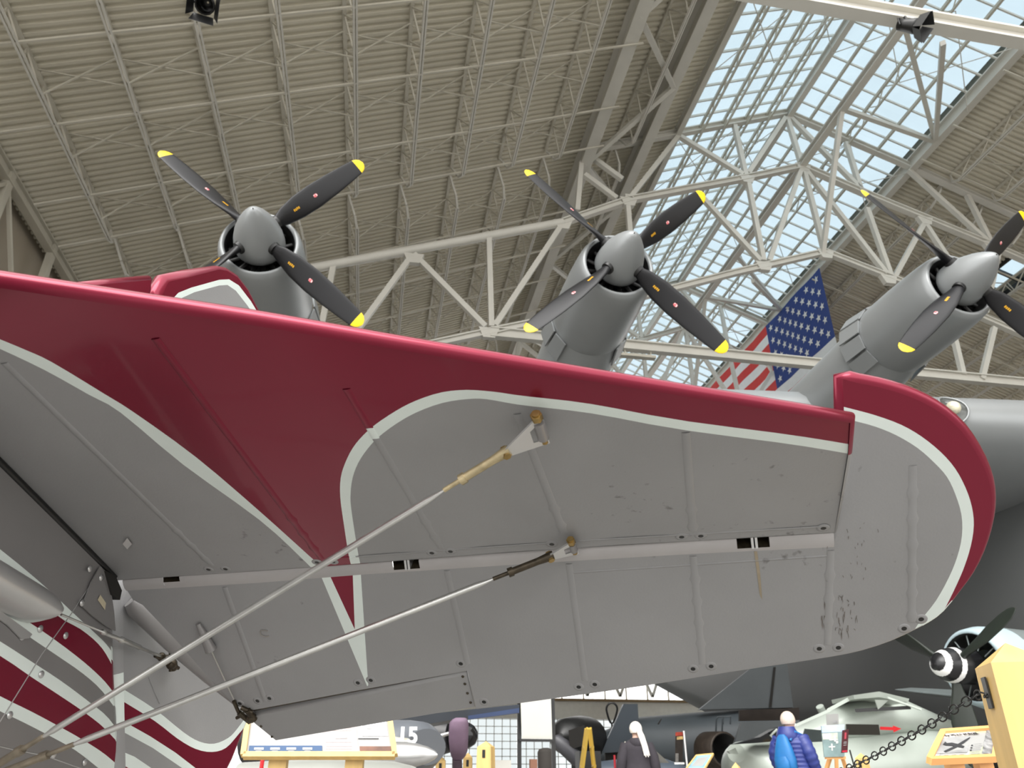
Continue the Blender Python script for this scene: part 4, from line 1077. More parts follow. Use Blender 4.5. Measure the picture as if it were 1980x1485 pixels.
# ---- tilted reading panels
PAPER = mat('panel_print_white', (158, 158, 156), .45, var=.02); PINK = mat('panel_print_pink', (166, 155, 153), .5, var=.02); BLUEP = mat('panel_print_blue', (40, 74, 114), .5, var=.03)
BROWNP = mat('panel_print_brown', (105, 68, 50), .5, var=.5, scale=9); GREENP = mat('panel_print_sage', (172, 176, 148), .5, var=.03); GREYP = mat('panel_print_photo_grey', (150, 150, 150), .5, var=.35, scale=9); INK = mat('panel_ink', (45, 45, 48), .6, var=0)
SKYP = mat('panel_print_sky', (130, 175, 225), .5, var=.25, scale=8)
def panel(name, q, label, legs, legw=.10, th=.02, fr=.03, frame_m=WOOD):
    t = thing(name, label, 'sign', drop((q[2] + q[3]) / 2))
    n = (q[1] - q[0]).cross(q[3] - q[0]).normalized()
    if n.dot(CAM - q[0]) < 0: n = -n
    m = MB(); m.prism(q, -n * th); brd = m.build('panel_board', PAPER, t)
    for a, b in ((0, 1), (1, 2), (2, 3), (3, 0)):
        m = MB(); m.beam(q[a], q[b], fr, fr * 1.2, up=n); m.build('frame_rail', frame_m, t)
    for u in legs:
        top = quadpt(q, u, .75) - n * .03; m = MB(); x = (q[1] - q[0]).normalized(); x.z = 0
        m.beam(top, V((top.x, top.y, 0)), legw, .05, up=V((FH_.x, FH_.y, 0))); m.build('leg', frame_m, t)
    return t, brd, n
def printq(q, n, u0, u1, v0, v1, m_, parent, lift=.003, nm='print'):
    m = MB(); m.add([quadpt(q, u0, v0) + n * lift, quadpt(q, u1, v0) + n * lift, quadpt(q, u1, v1) + n * lift, quadpt(q, u0, v1) + n * lift], [(0, 1, 2, 3)]); return m.build(nm, m_, parent, fix=False)
q = [at(488, 1335, 4.55), at(746, 1335, 4.55), at(764, 1461, 4.2), at(471, 1461, 4.2)]
t, brd, n = panel('information_panel', q, 'white tilted information panel in a pale wood frame below the trim tab', (.235, .75))
printq(q, n, .03, .52, .86, .975, BLUEP, brd); printq(q, n, .525, .76, .45, .985, PINK, brd); printq(q, n, .77, .985, .87, .985, BROWNP, brd); printq(q, n, .79, .97, .45, .72, mat('panel_print_pale', (214, 214, 222), .5, var=.1, scale=20), brd)
for k in range(4):
    u = .065 + .108 * k; printq(q, n, u, u + .065, .89, .925, PAPER, brd, .005); printq(q, n, u + .012, u + .052, .935, .947, PAPER, brd, .005)
for v in (.58, .62): printq(q, n, .59, .72, v, v + .02, mat('print_faint', (205, 190, 188), .5, var=0), brd, .005)
for v in (.80, .86, .9): printq(q, n, .545, .72, v, v + .012, MATS['print_faint'], brd, .005)
printq(q, n, .61, .69, .74, .76, GREYP, brd, .005); printq(q, n, .765, .905, .755, .768, INK, brd, .005)
for (a, b, c, d) in ((.80, .94, .56, .57), (.83, .87, .60, .62), (.88, .95, .64, .65), (.86, .92, .50, .51)): printq(q, n, a, b, c, d, GREYP, brd, .005)

q = [at(1823, 1417, 3.30), at(1931, 1409, 3.42), at(1923, 1466, 3.14), at(1797, 1471, 3.0)]
t, brd, n = panel('information_panel', q, 'tilted panel with a black-and-white aircraft photograph beside the large post', (.32, .78), .06, .015, .022, mat('honey_wood', (228, 168, 105), .5, var=.08, scale=3))
printq(q, n, .02, .57, .02, .97, mat('panel_print_cream', (226, 220, 214), .5, var=.02), brd, .002); printq(q, n, .57, .80, .02, .97, GREENP, brd, .002); printq(q, n, .05, .54, .24, .80, GREYP, brd, .004); printq(q, n, .78, .99, .02, .97, mat('panel_print_contrast', (120, 120, 120), .5, var=.95, scale=26), brd, .004)
xd, yd = (q[1] - q[0]).normalized(), (q[0] - q[3]).normalized(); yd = (yd - xd * yd.dot(xd)).normalized()
if xd.cross(yd).dot(n) < 0: yd = -yd
text_mesh('Fw 190 A-7 WURGER', .0215, quadpt(q, .10, .20), xd, yd, INK, 'lettering', brd, .005, bold=.0006)
def flat_poly(q, n, uv, m_, parent, nm): 
    m = MB(); m.add([quadpt(q, u, v) + n * .006 for u, v in uv], [tuple(range(len(uv)))]); return m.build(nm, m_, parent, fix=False)
flat_poly(q, n, [(.16, .74), (.30, .58), (.45, .36), (.52, .28), (.52, .33), (.44, .50), (.34, .64), (.20, .78)], INK, brd, 'printed_wing')
flat_poly(q, n, [(.10, .50), (.12, .40), (.16, .46), (.24, .45), (.36, .52), (.47, .60), (.46, .66), (.38, .63), (.26, .56), (.16, .54)], INK, brd, 'printed_fuselage')
for k in range(6): printq(q, n, .60, .60 + .14 + .02 * (k % 2), .52 + .065 * k, .535 + .065 * k, PAPER, brd, .004)
for k in range(4): printq(q, n, .07 + .12 * k, .14 + .12 * k, .87, .90, INK, brd, .004)
for v in (.56, .64, .72): printq(q, n, .575, .605, v, v + .04, INK, brd, .005)

q = [at(1347, 1461, 6.3), at(1379, 1458, 6.3), at(1362, 1487, 6.0), at(1327, 1487, 6.0)]
t, brd, n = panel('information_panel', q, 'small tilted panel with a pale blue picture right of the narrow banner', (.5,), .05, .015, .012)
printq(q, n, .06, .94, .05, .96, SKYP, brd, .002)

# ---- narrow pull-up banner
p0 = at(1310, 1477, 8.0); bt = thing('banner_stand', 'narrow dark pull-up banner on a silver pole before the dark jet', 'banner', drop(p0))
q = [at(1306, 1416, 8.0), at(1321, 1415, 8.0), at(1320, 1476, 8.0), at(1305, 1476, 8.0)]; n = -FH_
m = MB(); m.prism(q, FH_ * .006); bp = m.build('banner_sheet', mat('banner_black', (34, 28, 24), .5, var=.6, scale=14), bt)
printq(q, n, 0, 1, 0, .12, mat('banner_red', (150, 55, 40), .5, var=.3, scale=30), bp); printq(q, n, .2, 1, .14, .24, mat('banner_gold', (190, 160, 105), .5, var=.4, scale=30), bp)
printq(q, n, .05, .45, .68, .95, mat('banner_grey', (110, 108, 105), .5, var=.3, scale=30), bp)
m = MB(); m.tube(at(1322, 1413, 8.0), drop(at(1322, 1413, 8.0)), .012, 8); m.build('pole', ALU, bt)
m = MB(); m.beam(at(1304, 1476, 8.0), at(1323, 1476, 8.0), .02, .02); m.build('foot_rail', ALU, bt)

# ---- white screen on black posts
st = thing('projection_screen', 'white screen panel between two thin black posts', 'screen', drop(at(1038, 1440, 10)))
q = [at(1005, 1310, 10), at(1064, 1310, 10), at(1068, 1431, 10), at(1009, 1429, 10)]
m = MB(); m.prism(q, FH_ * .02); m.build('screen_sheet', mat('screen_white', (236, 236, 228), .5, var=.02), st)
for x in (1004, 1070):
    m = MB(); a = at(x, 1440, 10); m.beam(V((a.x, a.y, 0)), V((a.x, a.y, 3.0)), .05, .05); m.build('post', BLACK, st)
m = MB(); m.beam(at(1004, 1431, 9.98), at(1070, 1432, 9.98), .03, .03); m.build('bottom_rail', BLACK, st)

# ---- easel with painting and cards
et = thing('easel', 'honey-coloured wooden easel holding a painting of aircraft', 'easel', drop(at(1615, 1470, 7.2)))
for x0, y0, x1, y1, dd in ((1606, 1462, 1594, 1500, 0), (1628, 1462, 1640, 1500, 0), (1617, 1455, 1618, 1500, .5)):
    a, b = at(x0, y0, 7.2 + dd), at(x1, y1, 7.2 + dd); d = (b - a); b = a + d * (a.z / -d.z)
    m = MB(); m.beam(a, b, .03, .03); m.build('leg', MATS['honey_wood'], et)
m = MB(); m.beam(at(1596, 1465, 7.15), at(1634, 1465, 7.15), .04, .025); m.build('ledge', MATS['honey_wood'], et)
q = [at(1588, 1404, 7.22), at(1632, 1401, 7.22), at(1633, 1463, 7.12), at(1594, 1464, 7.12)]
pt = thing('painting', 'painting of seaplanes over grey-green water on the easel', 'painting', q[3]); m = MB(); m.prism(q, FH_ * .015); cv = m.build('canvas', mat('painted_sea', (128, 150, 150), .5, var=.2, scale=9), pt)
n = -FH_; printq(q, n, 0, 1, 0, .22, mat('painted_sky', (175, 195, 225), .5, var=.15, scale=9), cv); printq(q, n, 0, .7, .24, .44, mat('painted_coast', (185, 195, 180), .5, var=.25, scale=15), cv)
for (a, b, c, d) in ((.3, .7, .44, .475), (.52, .6, .34, .52), (.25, .55, .66, .70), (.37, .43, .58, .80), (.6, .7, .50, .58)): printq(q, n, a, b, c, d, mat('painted_plane', (222, 222, 218), .5, var=.2, scale=30), cv, .005)
q = [at(1598, 1381, 7.3), at(1621, 1380, 7.3), at(1622, 1401, 7.28), at(1599, 1402, 7.28)]
ct = thing('card', 'white square card standing above the painting', 'card', q[3]); m = MB(); m.prism(q, FH_ * .01); cb = m.build('card_sheet', PAPER, ct); printq(q, n, .5, .85, .62, .85, GREYP, cb); 
q = [at(1629, 1412, 7.05), at(1641, 1410, 7.05), at(1639, 1455, 7.0), at(1627, 1456, 7.0)]
ct = thing('card', 'tall dark maroon card hanging at the right of the painting', 'card', q[3]); m = MB(); m.prism(q, FH_ * .01); cb = m.build('card_sheet', mat('maroon_card', (68, 24, 30), .4, var=.1), ct)
printq(q, n, .35, .65, .12, .4, mat('maroon_print', (170, 60, 75), .5, var=.2), cb); printq(q, n, .1, .9, .90, .97, mat('red_edge', (190, 35, 60), .5, var=0), cb)
for v in (.52, .58, .66): printq(q, n, .25, .75, v, v + .025, GREYP, cb)
m = MB(); a = at(1643, 1450, 7.0); m.tube(a, a + V((.12, 0, -a.z)), .008, 6); tag(m.build('stand_leg', BLACK), 'thin black stand leg slanting down beside the maroon card', 'stand')

# ---- visitors
SKINM = mat('skin', (214, 176, 156), .55, var=.05); HAIR_W = mat('white_hair', (232, 226, 216), .5, var=.08, scale=60); HAIR_B = mat('fair_grey_hair', (206, 190, 176), .5, var=.12, scale=60)
def person(base, h, face, arms, name='person'):
    """one continuous skinned body; face = heading, arms = (left hand, right hand) offsets (side, forward, height)"""
    f = az(face); s = V((f.y, -f.x, 0)); k = h / 1.75
    def p(a, b, z): return base + (s * a + f * b + V((0, 0, z))) * k
    J = []; R = []; Eg = []
    def add(pt, r, par=None):
        J.append(pt); R.append(r * k)
        if par is not None: Eg.append((par, len(J) - 1))
        return len(J) - 1
    pel = add(p(0, 0, .95), (.15)); wa = add(p(0, 0, 1.1), .13, pel); ch = add(p(0, -.01, 1.28), .15, wa); nk0 = add(p(0, -.01, 1.44), .09, ch); nk = add(p(0, .0, 1.50), .055, nk0); hd = add(p(0, .02, 1.57), .075, nk); h2 = add(p(0, .02, 1.645), .08, hd); h3 = add(p(0, .01, 1.70), .045, h2)
    for sg, hand in ((-1, arms[0]), (1, arms[1])):
        sh = add(p(sg * .17, -.01, 1.38), .05, nk0); hp = p(sg * hand[0], hand[1], hand[2]); sp_ = p(sg * .20, -.02, 1.38); el = (sp_ + hp) / 2 + (s * sg * .04 - f * .06) * k
        e = add(el, .045, sh); w_ = add(el.lerp(hp, .85), .032, e); hh = add(hp, .038, w_)
        d = (hp - el).normalized(); 
        for q_ in range(4): add(hp + d * (.085 - .012 * abs(q_ - 1.5)) * k + f * (q_ - 1.5) * .02 * k, .009, hh)
        add(hp + d * .04 * k + f * .05 * k, .010, hh)
        hip = add(p(sg * .09, 0, .90), .095, pel); kn = add(p(sg * .10, .02, .50), .06, hip); an = add(p(sg * .10, -.01, .09), .042, kn); add(p(sg * .11, .15, .04), .035, an)
    me = bpy.data.meshes.new(name); me.from_pydata([tuple(q_) for q_ in J], Eg, []); me.materials.append(SKINM)
    o = link(name, me); md = o.modifiers.new('skin', 'SKIN'); md.use_smooth_shade = True
    for i, v in enumerate(me.skin_vertices[0].data): v.radius = (R[i], R[i]); v.use_root = (i == 0)
    sb = o.modifiers.new('sub', 'SUBSURF'); sb.levels = 1; sb.render_levels = 2
    return o, p, f, s, k
def coat(par, p, st, mats, quilt=0.0, n=28):
    m = MB(); rg = []
    for (z, a, b, off) in st: rg.append([p(a * math.cos(2 * PI * i / n), off + b * math.sin(2 * PI * i / n), z) for i in range(n)])
    m.rings(rg); return m.build('coat', mats, par)
def rows(z0, z1, n, fn, quilt=.0):
    out = []
    for i in range(n + 1):
        z = z0 + (z1 - z0) * i / n; a, b, off = fn((z - z0) / (z1 - z0)); q_ = quilt * abs(math.sin(PI * (z - z0) / .055)) if quilt else 0; out.append((z, a + q_, b + q_, off))
    return out
def lerp_tab(tab):
    def fn(t):
        for (t0, *v0), (t1, *v1) in zip(tab, tab[1:]):
            if t <= t1 or t1 == tab[-1][0]:
                u = max(0, min(1, (t - t0) / (t1 - t0))); return tuple(x + (y - x) * u for x, y in zip(v0, v1))
    return fn
def shell_hair(par, c, r, f, m_, name, zs=1.15):
    m = MB(); s = V((f.y, -f.x, 0)); R_ = []
    for i in range(9):
        t = PI * .66 * i / 8; R_.append([c + (s * math.sin(t) * math.cos(a) + f * math.sin(t) * math.sin(a) * (1.12 if math.sin(a) < 0 else .8)) * r + V((0, 0, math.cos(t) * r * zs)) for a in [2 * PI * k_ / 18 for k_ in range(18)]])
    m.rings(R_, True, False); return m.build(name, m_, par)
# woman in the dark coat, seen from behind
b0 = drop(at(1232, 1450, 11.2))
po, p, f, s, k_ = person(b0, 1.62, 15, ((.30, .02, .86), (.27, .05, .86)))
tag(po, 'visitor in a long dark coat with white hair in a ponytail, seen from behind', 'person')
DC = mat('charcoal_wool', (52, 48, 54), .85, var=.1, scale=12)
coat(po, p, rows(.55, 1.50, 26, lerp_tab([(0, .26, .20, 0), (.35, .235, .175, 0), (.6, .215, .15, 0), (.85, .245, .155, -.01), (.93, .20, .13, -.01), (.97, .12, .10, -.01), (1, .075, .075, 0)])), DC)
for sg in (-1, 1):
    m = MB(); m.path([p(sg * .17, -.01, 1.40), p(sg * .245, -.05, 1.22), p(sg * .28, -.04, 1.05), p(sg * .29, .02, .89)], [.085, .08, .07, .062], 12); m.build('sleeve', DC, po)
m = MB(); m.rings([[p(.10 * math.cos(a) * w_, -.06 + .09 * math.sin(a) * w_, z) for a in [2 * PI * i / 16 for i in range(16)]] for z, w_ in ((1.34, .7), (1.38, 1.15), (1.43, 1.3), (1.48, 1.1), (1.50, .9))]); m.build('hood', DC, po)
shell_hair(po, p(0, .0, 1.63), .104 * k_, f, HAIR_W, 'hair')
m = MB()
for i in range(5): m.path([p(.02 + .006 * i, -.10, 1.64), p(.05 + .012 * i, -.135, 1.52), p(.085 + .014 * i, -.17, 1.38), p(.10 + .02 * i, -.175, 1.24 - .02 * (i % 2))], [.028, .026, .018, .006], 8)
m.build('ponytail', HAIR_W, po)
bg = thing('shoulder_bag', 'cream bag hanging at the side of the visitor in the dark coat', 'bag', p(-.34, 0, .6)); m = MB(); m.rings([[p(-.34 + .05 * math.cos(a) * w_, .11 * math.sin(a) * w_, z) for a in [2 * PI * i / 14 for i in range(14)]] for z, w_ in ((.62, .8), (.66, 1.1), (.78, 1.0), (.92, .7), (1.0, .3))]); m.build('bag_body', mat('cream_cloth', (214, 208, 194), .8, var=.06), bg); m = MB(); m.path([p(-.34, .02, .98), p(-.30, .02, 1.2), p(-.18, .03, 1.45)], .008, 6); m.build('strap', MATS['cream_cloth'], bg)
# person in the blue quilted coat
b1 = drop(at(1531, 1440, 10.3))
po, p, f, s, k_ = person(b1, 1.69, 58, ((.22, .10, .92), (.24, .14, .92)))
tag(po, 'visitor in a long blue quilted coat with short fair hair', 'person')
BC = mat('blue_quilt', (44, 56, 122), .45, var=.1, scale=20)
coat(po, p, rows(.48, 1.49, 74, lerp_tab([(0, .30, .25, .02), (.35, .26, .20, .01), (.6, .235, .175, 0), (.85, .25, .17, -.01), (.93, .20, .14, -.01), (.97, .13, .11, -.01), (1, .085, .085, .0)]), .012), BC)
for sg in (-1, 1):
    pa = [V(q_) for q_ in smoothline([tuple(p(sg * .17, -.01, 1.40)), tuple(p(sg * .26, -.03, 1.22)), tuple(p(sg * .27, .03, 1.06)), tuple(p(sg * .24, .13, .93))], 10)]
    m = MB(); m.path(pa, [(.092 - .024 * i / len(pa)) + .009 * abs(math.sin(i * PI / 4)) for i in range(len(pa))], 12); m.build('sleeve', BC, po)
m = MB(); m.rings([[p(.11 * math.cos(a) * w_, -.08 + .10 * math.sin(a) * w_, z) for a in [2 * PI * i / 16 for i in range(16)]] for z, w_ in ((1.28, .6), (1.34, 1.2), (1.41, 1.5), (1.48, 1.3), (1.545, 1.0))]); m.build('hood', BC, po)
m = MB(); m.rings([[p(.075 * math.cos(a), .0 + .075 * math.sin(a), z) for a in [2 * PI * i / 14 for i in range(14)]] for z in (1.46, 1.52)]); m.build('collar', mat('pink_collar', (205, 90, 110), .7, var=0), po)
shell_hair(po, p(0, .0, 1.635), .104 * k_, f, HAIR_B, 'hair')
m = MB(); m.rings([[p(.06 * math.cos(a) * w_, .085 + .045 * math.sin(a) * w_, z) for a in [2 * PI * i / 12 for i in range(12)]] for z, w_ in ((1.53, .5), (1.555, 1.0), (1.59, 1.0), (1.61, .7))]); m.build('face_mask', mat('mask_white', (238, 238, 232), .6, var=0), po)
for sg in (-1, 1):
    m = MB(); m.ball(p(sg * .088, .01, 1.62), .022, 8, 6, sc=(.5, .9, 1.3)); m.build('ear', SKINM, po)
bk = thing('backpack', 'bright blue backpack on the back of the quilted coat', 'backpack', p(0, -.2, .95)); BKM = mat('bright_blue_nylon', (26, 104, 164), .5, var=.08, scale=12)
m = MB(); m.rings([[p(.155 * w_ * math.copysign(abs(math.cos(a)) ** .7, math.cos(a)), -.235 + .085 * w_ * math.copysign(abs(math.sin(a)) ** .7, math.sin(a)), z) for a in [2 * PI * i / 20 for i in range(20)]] for z, w_ in ((.95, .75), (.98, 1.0), (1.12, 1.0), (1.27, .78), (1.40, .5), (1.44, .25))]); m.build('pack_body', BKM, bk)
m = MB(); m.rings([[p(.10 * w_ * math.cos(a), -.325 + .035 * w_ * math.sin(a), z) for a in [2 * PI * i / 14 for i in range(14)]] for z, w_ in ((.97, .8), (1.0, 1.1), (1.1, 1.05), (1.16, .7))]); m.build('pocket', BKM, bk)
for sg in (-1, 1):
    m = MB(); m.path([p(sg * .09, -.19, 1.36), p(sg * .13, -.10, 1.475), p(sg * .15, .09, 1.43), p(sg * .16, .14, 1.25)], .018, 6); m.build('strap', BKM, bk)

# ---- radial-engine fighter with the spiral spinner
def axisrings(o, d, prof, n=32, up=V((0, 0, 1)), sz=1.0):
    d = V(d).normalized(); x = d.cross(up).normalized(); y = x.cross(d).normalized()
    return [[o + d * t + x * (r * math.cos(2 * PI * i / n)) + y * (r * sz * math.sin(2 * PI * i / n)) for i in range(n)] for t, r in prof]
hub = at(1842, 1287, 12.3); TD = (RT * -.93 - FH_ * .37).normalized(); bd = -TD
FWT = thing('radial_fighter', 'pale blue radial-engined fighter with a white spiral on its black spinner', 'airplane', drop(hub))
PB = mat('pale_blue_paint', (168, 186, 192), .4, var=.05, scale=1.5); GG = mat('grey_green_paint', (110, 118, 118), .45, var=.1, scale=1.2); SPB = mat('spinner_black', (26, 26, 28), .3, var=.05); SPW = mat('spiral_white', (238, 238, 236), .4, var=0); DG = mat('blade_dark_green', (34, 40, 34), .4, var=.08)
m = MB(); R_ = []; M_ = []; prof = [(0.50 * (1 - (1 - i / 26) ** 2 * 1) , .0) for i in range(27)]
N = 64
NI = 60
for i in range(NI + 1):
    u = i / NI; r = .29 * math.sqrt(max(0, 1 - (1 - u) ** 2)) if u < 1 else .29; R_.append((.42 - .56 * u, max(.002, r)))
rg = axisrings(hub, TD, R_, N); base_i = len(m.v)
m.v += [tuple(q_) for r_ in rg for q_ in r_]
for i in range(NI):
    for j in range(N):
        ph = (i / NI * 2.3 + j / N * 1.0 + .62) % 1.0
        m.f.append([i * N + j, i * N + (j + 1) % N, (i + 1) * N + (j + 1) % N, (i + 1) * N + j]); m.m.append(1 if .45 < ph < .82 and 2 < i < 54 else 0); m.sm.append(True)
sp_ = m.build('spinner', [SPB, SPW], FWT)
m = MB(); m.rings(axisrings(hub, TD, [(-.13, .285), (-.40, .285), (-.44, .25)], 28)); m.build('hub_drum', SPB, sp_)
def fblade(t, parent, mm, L, w, root):
    x = TD.cross(V((0, 0, 1))).normalized(); y = x.cross(TD).normalized(); d = x * math.cos(t) + y * math.sin(t); e = d.cross(TD).normalized()
    m = MB(); rg = []
    for u, hw, tw in ((.0, .07, 60), (.12, .10, 55), (.3, .17, 45), (.5, .20, 38), (.75, .17, 32), (.9, .12, 28), (.97, .07, 28), (1, .02, 28)):
        c = hub + d * (root + (L - root) * u); a_ = math.radians(tw); ee = e * math.cos(a_) + TD * math.sin(a_); nn = ee.cross(d).normalized(); tk = .05 * (1 - u) + .008
        rg.append([c + ee * hw * w * math.cos(2 * PI * i / 14) + nn * tk * math.sin(2 * PI * i / 14) for i in range(14)])
    m.rings(rg); return m.build('blade', mm, parent)
for t_ in (-93, 27, 147): fblade(math.radians(t_ if False else 180 - t_), sp_, DG, 1.5, .95, .24)
n = 40; prof = [(-.85, .30), (-.65, .42), (-.50, .50), (-.44, .53), (-.43, .56), (-.50, .61), (-.70, .655), (-1.1, .67), (-1.7, .66), (-2.6, .60), (-4.0, .42), (-5.2, .18)]
rg = axisrings(hub, TD, prof, n); m = MB(); m.v += [tuple(q_) for r_ in rg for q_ in r_]
for i in range(len(prof) - 1):
    for j in range(n):
        ang = (j + .5) / n * 2 * PI; low = math.sin(ang) < -.72
        m.f.append([i * n + j, i * n + (j + 1) % n, (i + 1) * n + (j + 1) % n, (i + 1) * n + j]); m.m.append(1 if i < 3 else (2 if (low and i >= 6) else (3 if math.sin(ang) > .62 and i > 6 else 0))); m.sm.append(True)
cw = m.build('fuselage', [PB, BLACK, YELLOW, GG], FWT)
m = MB()
for i in range(12):
    a_ = 2 * PI * i / 12; x = TD.cross(V((0, 0, 1))).normalized(); y = x.cross(TD); d = x * math.cos(a_) + y * math.sin(a_); m.tube(hub - TD * .5 + d * .27, hub - TD * .5 + d * .50, .012, 6)
m.build('cooling_fan', GG, cw)
sidev = TD.cross(V((0, 0, 1))).normalized()
for sg, nm in ((1, 'wing'), (-1, 'wing')):
    m = MB(); rg = []
    for u, c_, tk in ((0, 2.2, .30), (.5, 1.7, .2), (.9, 1.25, .12), (1, .7, .05)):
        o = hub - TD * 2.1 - V((0, 0, .48)) + sidev * sg * (.3 + (2.6 if sg > 0 else 4.0) * u) + V((0, 0, .42 * u)); rg.append([o + TD * (c_ * (.5 - q_)) + V((0, 0, tk * math.sin(PI * min(1, q_ * 1.15)) * w_)) for q_, w_ in ((0, 0), (.1, .5), (.35, .5), (.7, .35), (1, 0), (.7, -.25), (.35, -.4), (.1, -.4))])
    m.rings(rg); m.build(nm, [GG], FWT)
m = MB(); rg = [[hub - TD * t + V((0, 0, z)) + sidev * (w_ * math.cos(a_)) + V((0, 0, h_ * math.sin(a_))) for a_ in [PI * i / 10 for i in range(11)]] for t, w_, h_, z in ((2.0, .05, .05, .56), (2.4, .3, .34, .52), (3.0, .32, .38, .48), (3.9, .2, .2, .46), (4.4, .03, .03, .44))]; m.rings(rg, False, False); m.build('canopy', mat('canopy_glass_dark', (70, 82, 88), .1, .2, var=.1), FWT)
for sg in (1, -1):
    a = hub - TD * 1.3 + sidev * sg * 1.3 - V((0, 0, .5)); m = MB(); m.tube(a, V((a.x, a.y, .32)), .05, 10); m.build('gear_leg', ALU, FWT); m = MB(); m.lathe(V((a.x, a.y, .33)) - sidev * .08, sidev, [(0, .05), (0, .26), (.03, .32), (.13, .32), (.16, .26), (.16, .05)], 20); m.build('wheel', BLACK, FWT)

# ---- pale jet with the red arrow
PG = mat('pale_jet_paint', (168, 176, 168), .35, .1, var=.06, scale=2.0); PGD = mat('pale_jet_shadow_panel', (168, 174, 170), .4, .1, var=.06, scale=2)
JT = thing('pale_jet', 'pale grey-green jet with a red arrow on its side behind the easel', 'airplane', drop(at(1640, 1470, 12.212)))
SC = 1.42
def sect(x, yt, yb, d, hw):
    d, hw = d * SC, hw * SC
    return sect_(x, yt, yb, d, hw)
def sect_(x, yt, yb, d, hw):
    """body station: top and bottom on the picture's vertical, half depth hw"""
    a, b = at(x, yt, d), at(x, yb, d); c = (a + b) / 2; h = (a.z - b.z) / 2; c = V((c.x, c.y, (a.z + b.z) / 2))
    return c, h, hw
def body(name, sts, mats, parent, ax=None, n=24, pw=1.0):
    m = MB(); rg = []
    cs = [sect(*s_) for s_ in sts]
    for i, (c, h, hw) in enumerate(cs):
        a = cs[max(0, i - 1)][0]; b = cs[min(len(cs) - 1, i + 1)][0]; d = b - a; d.z = 0; d.normalize(); sv = V((-d.y, d.x, 0))
        rg.append([c + sv * hw * math.copysign(abs(math.cos(t)) ** pw, math.cos(t)) + V((0, 0, h * math.copysign(abs(math.sin(t)) ** pw, math.sin(t)))) for t in [2 * PI * q_ / n for q_ in range(n)]])
    m.rings(rg); return m.build(name, mats, parent)
fu = body('fuselage', [(1424, 1438, 1475, 8.4, .12), (1440, 1432, 1540, 8.4, .42), (1500, 1424, 1560, 8.5, .55), (1580, 1416, 1560, 8.6, .6), (1660, 1404, 1555, 8.7, .62), (1760, 1398, 1530, 8.9, .6), (1835, 1402, 1500, 9.1, .4), (1862, 1412, 1480, 9.15, .15)], [PG], JT)
body('spine_fairing', [(1528, 1408, 1440, 8.62, .15), (1560, 1398, 1440, 8.65, .25), (1600, 1375, 1440, 8.7, .32), (1650, 1346, 1440, 8.75, .36), (1690, 1342, 1430, 8.8, .36), (1740, 1350, 1425, 8.85, .3), (1800, 1378, 1425, 9.0, .22), (1850, 1398, 1425, 9.1, .1)], [PG], JT)
# raised flaps and struts over the spine
m = MB(); m.prism([at(1650, 1344, 11.644), at(1700, 1337, 11.644), at(1758, 1351, 11.644), at(1756, 1358, 11.644), at(1700, 1348, 11.644), at(1652, 1352, 11.644)], FH_ * .9); m.build('raised_flap', PG, JT)
m = MB(); m.beam(at(1716, 1349, 11.573), at(1781, 1372, 11.573), .03, .03); m.build('strut', PG, JT)
m = MB(); m.prism([at(1692, 1353, 11.616), at(1718, 1354, 11.616), at(1698, 1372, 11.616)], FH_ * .02); m.build('flap_bracket', PG, JT)
m = MB(); m.beam(at(1654, 1374, 11.644), at(1760, 1368, 11.644), .03, .05); m.build('dark_slot', BLACK, JT)
m = MB(); m.beam(at(1600, 1374, 11.857), at(1650, 1347, 11.857), .05, .05); m.build('windscreen_arch', PG, JT)
m = MB(); m.beam(at(1527, 1408, 11.786), at(1605, 1373, 11.786), .04, .04); m.build('canopy_rail', PG, JT)
CG = mat('smoked_canopy', (58, 66, 66), .12, .2, var=.15)
m = MB(); m.prism([at(1556, 1409, 11.388), at(1592, 1412, 11.388), at(1592, 1434, 11.360), at(1548, 1436, 11.360)], FH_ * .03); m.build('side_window', CG, JT)
m = MB(); m.prism([at(1637, 1400, 11.289), at(1699, 1401, 11.289), at(1702, 1421, 11.289), at(1638, 1421, 11.289)], FH_ * .04); m.build('dark_flap_panel', mat('dark_olive', (40, 38, 32), .5, var=.1), JT)
RA_ = mat('arrow_red', (212, 36, 44), .45, var=0)
m = MB(); m.prism([at(1702, 1405, 11.360), at(1727, 1406, 11.360), at(1727, 1403, 11.360), at(1743, 1409, 11.360), at(1728, 1416, 11.360), at(1728, 1412, 11.360), at(1702, 1411, 11.360)], FH_ * .01); m.build('red_arrow', RA_, JT)
m = MB(); m.prism([at(1420, 1439, 11.502), at(1470, 1425, 11.502), at(1500, 1408, 11.502), at(1512, 1404, 11.502), at(1512, 1432, 11.502), at(1470, 1436, 11.502)], FH_ * .35); m.build('nose_canopy', mat('black_canopy', (22, 24, 27), .15, var=.1), JT)
m = MB(); m.path([at(1503, 1410, 11.431), at(1490, 1422, 11.431), at(1506, 1437, 11.431)], .018, 8); m.build('canopy_brace', PG, JT)
m = MB(); m.prism([at(1408, 1452, 11.786), at(1422, 1446, 11.786), at(1428, 1458, 11.786), at(1412, 1457, 11.786)], FH_ * .1); m.build('pitot_cover', PG, JT)
m = MB(); m.tube(at(1585, 1366, 13.348), at(1592, 1380, 13.348), .07, 10); m.build('antenna_cap', PG, JT)
for x, d in ((1560, 12.6), (1820, 13.0)):
    a = at(x, 1500, d); m = MB(); m.tube(V((a.x, a.y, .1)), V((a.x, a.y, 1.0)), .07, 10); m.lathe(V((a.x, a.y, .26)) - FH_ * .06, FH_, [(0, .05), (0, .22), (.04, .26), (.1, .26), (.14, .22), (.14, .05)], 18); m.build('gear_leg', BLACK, JT)
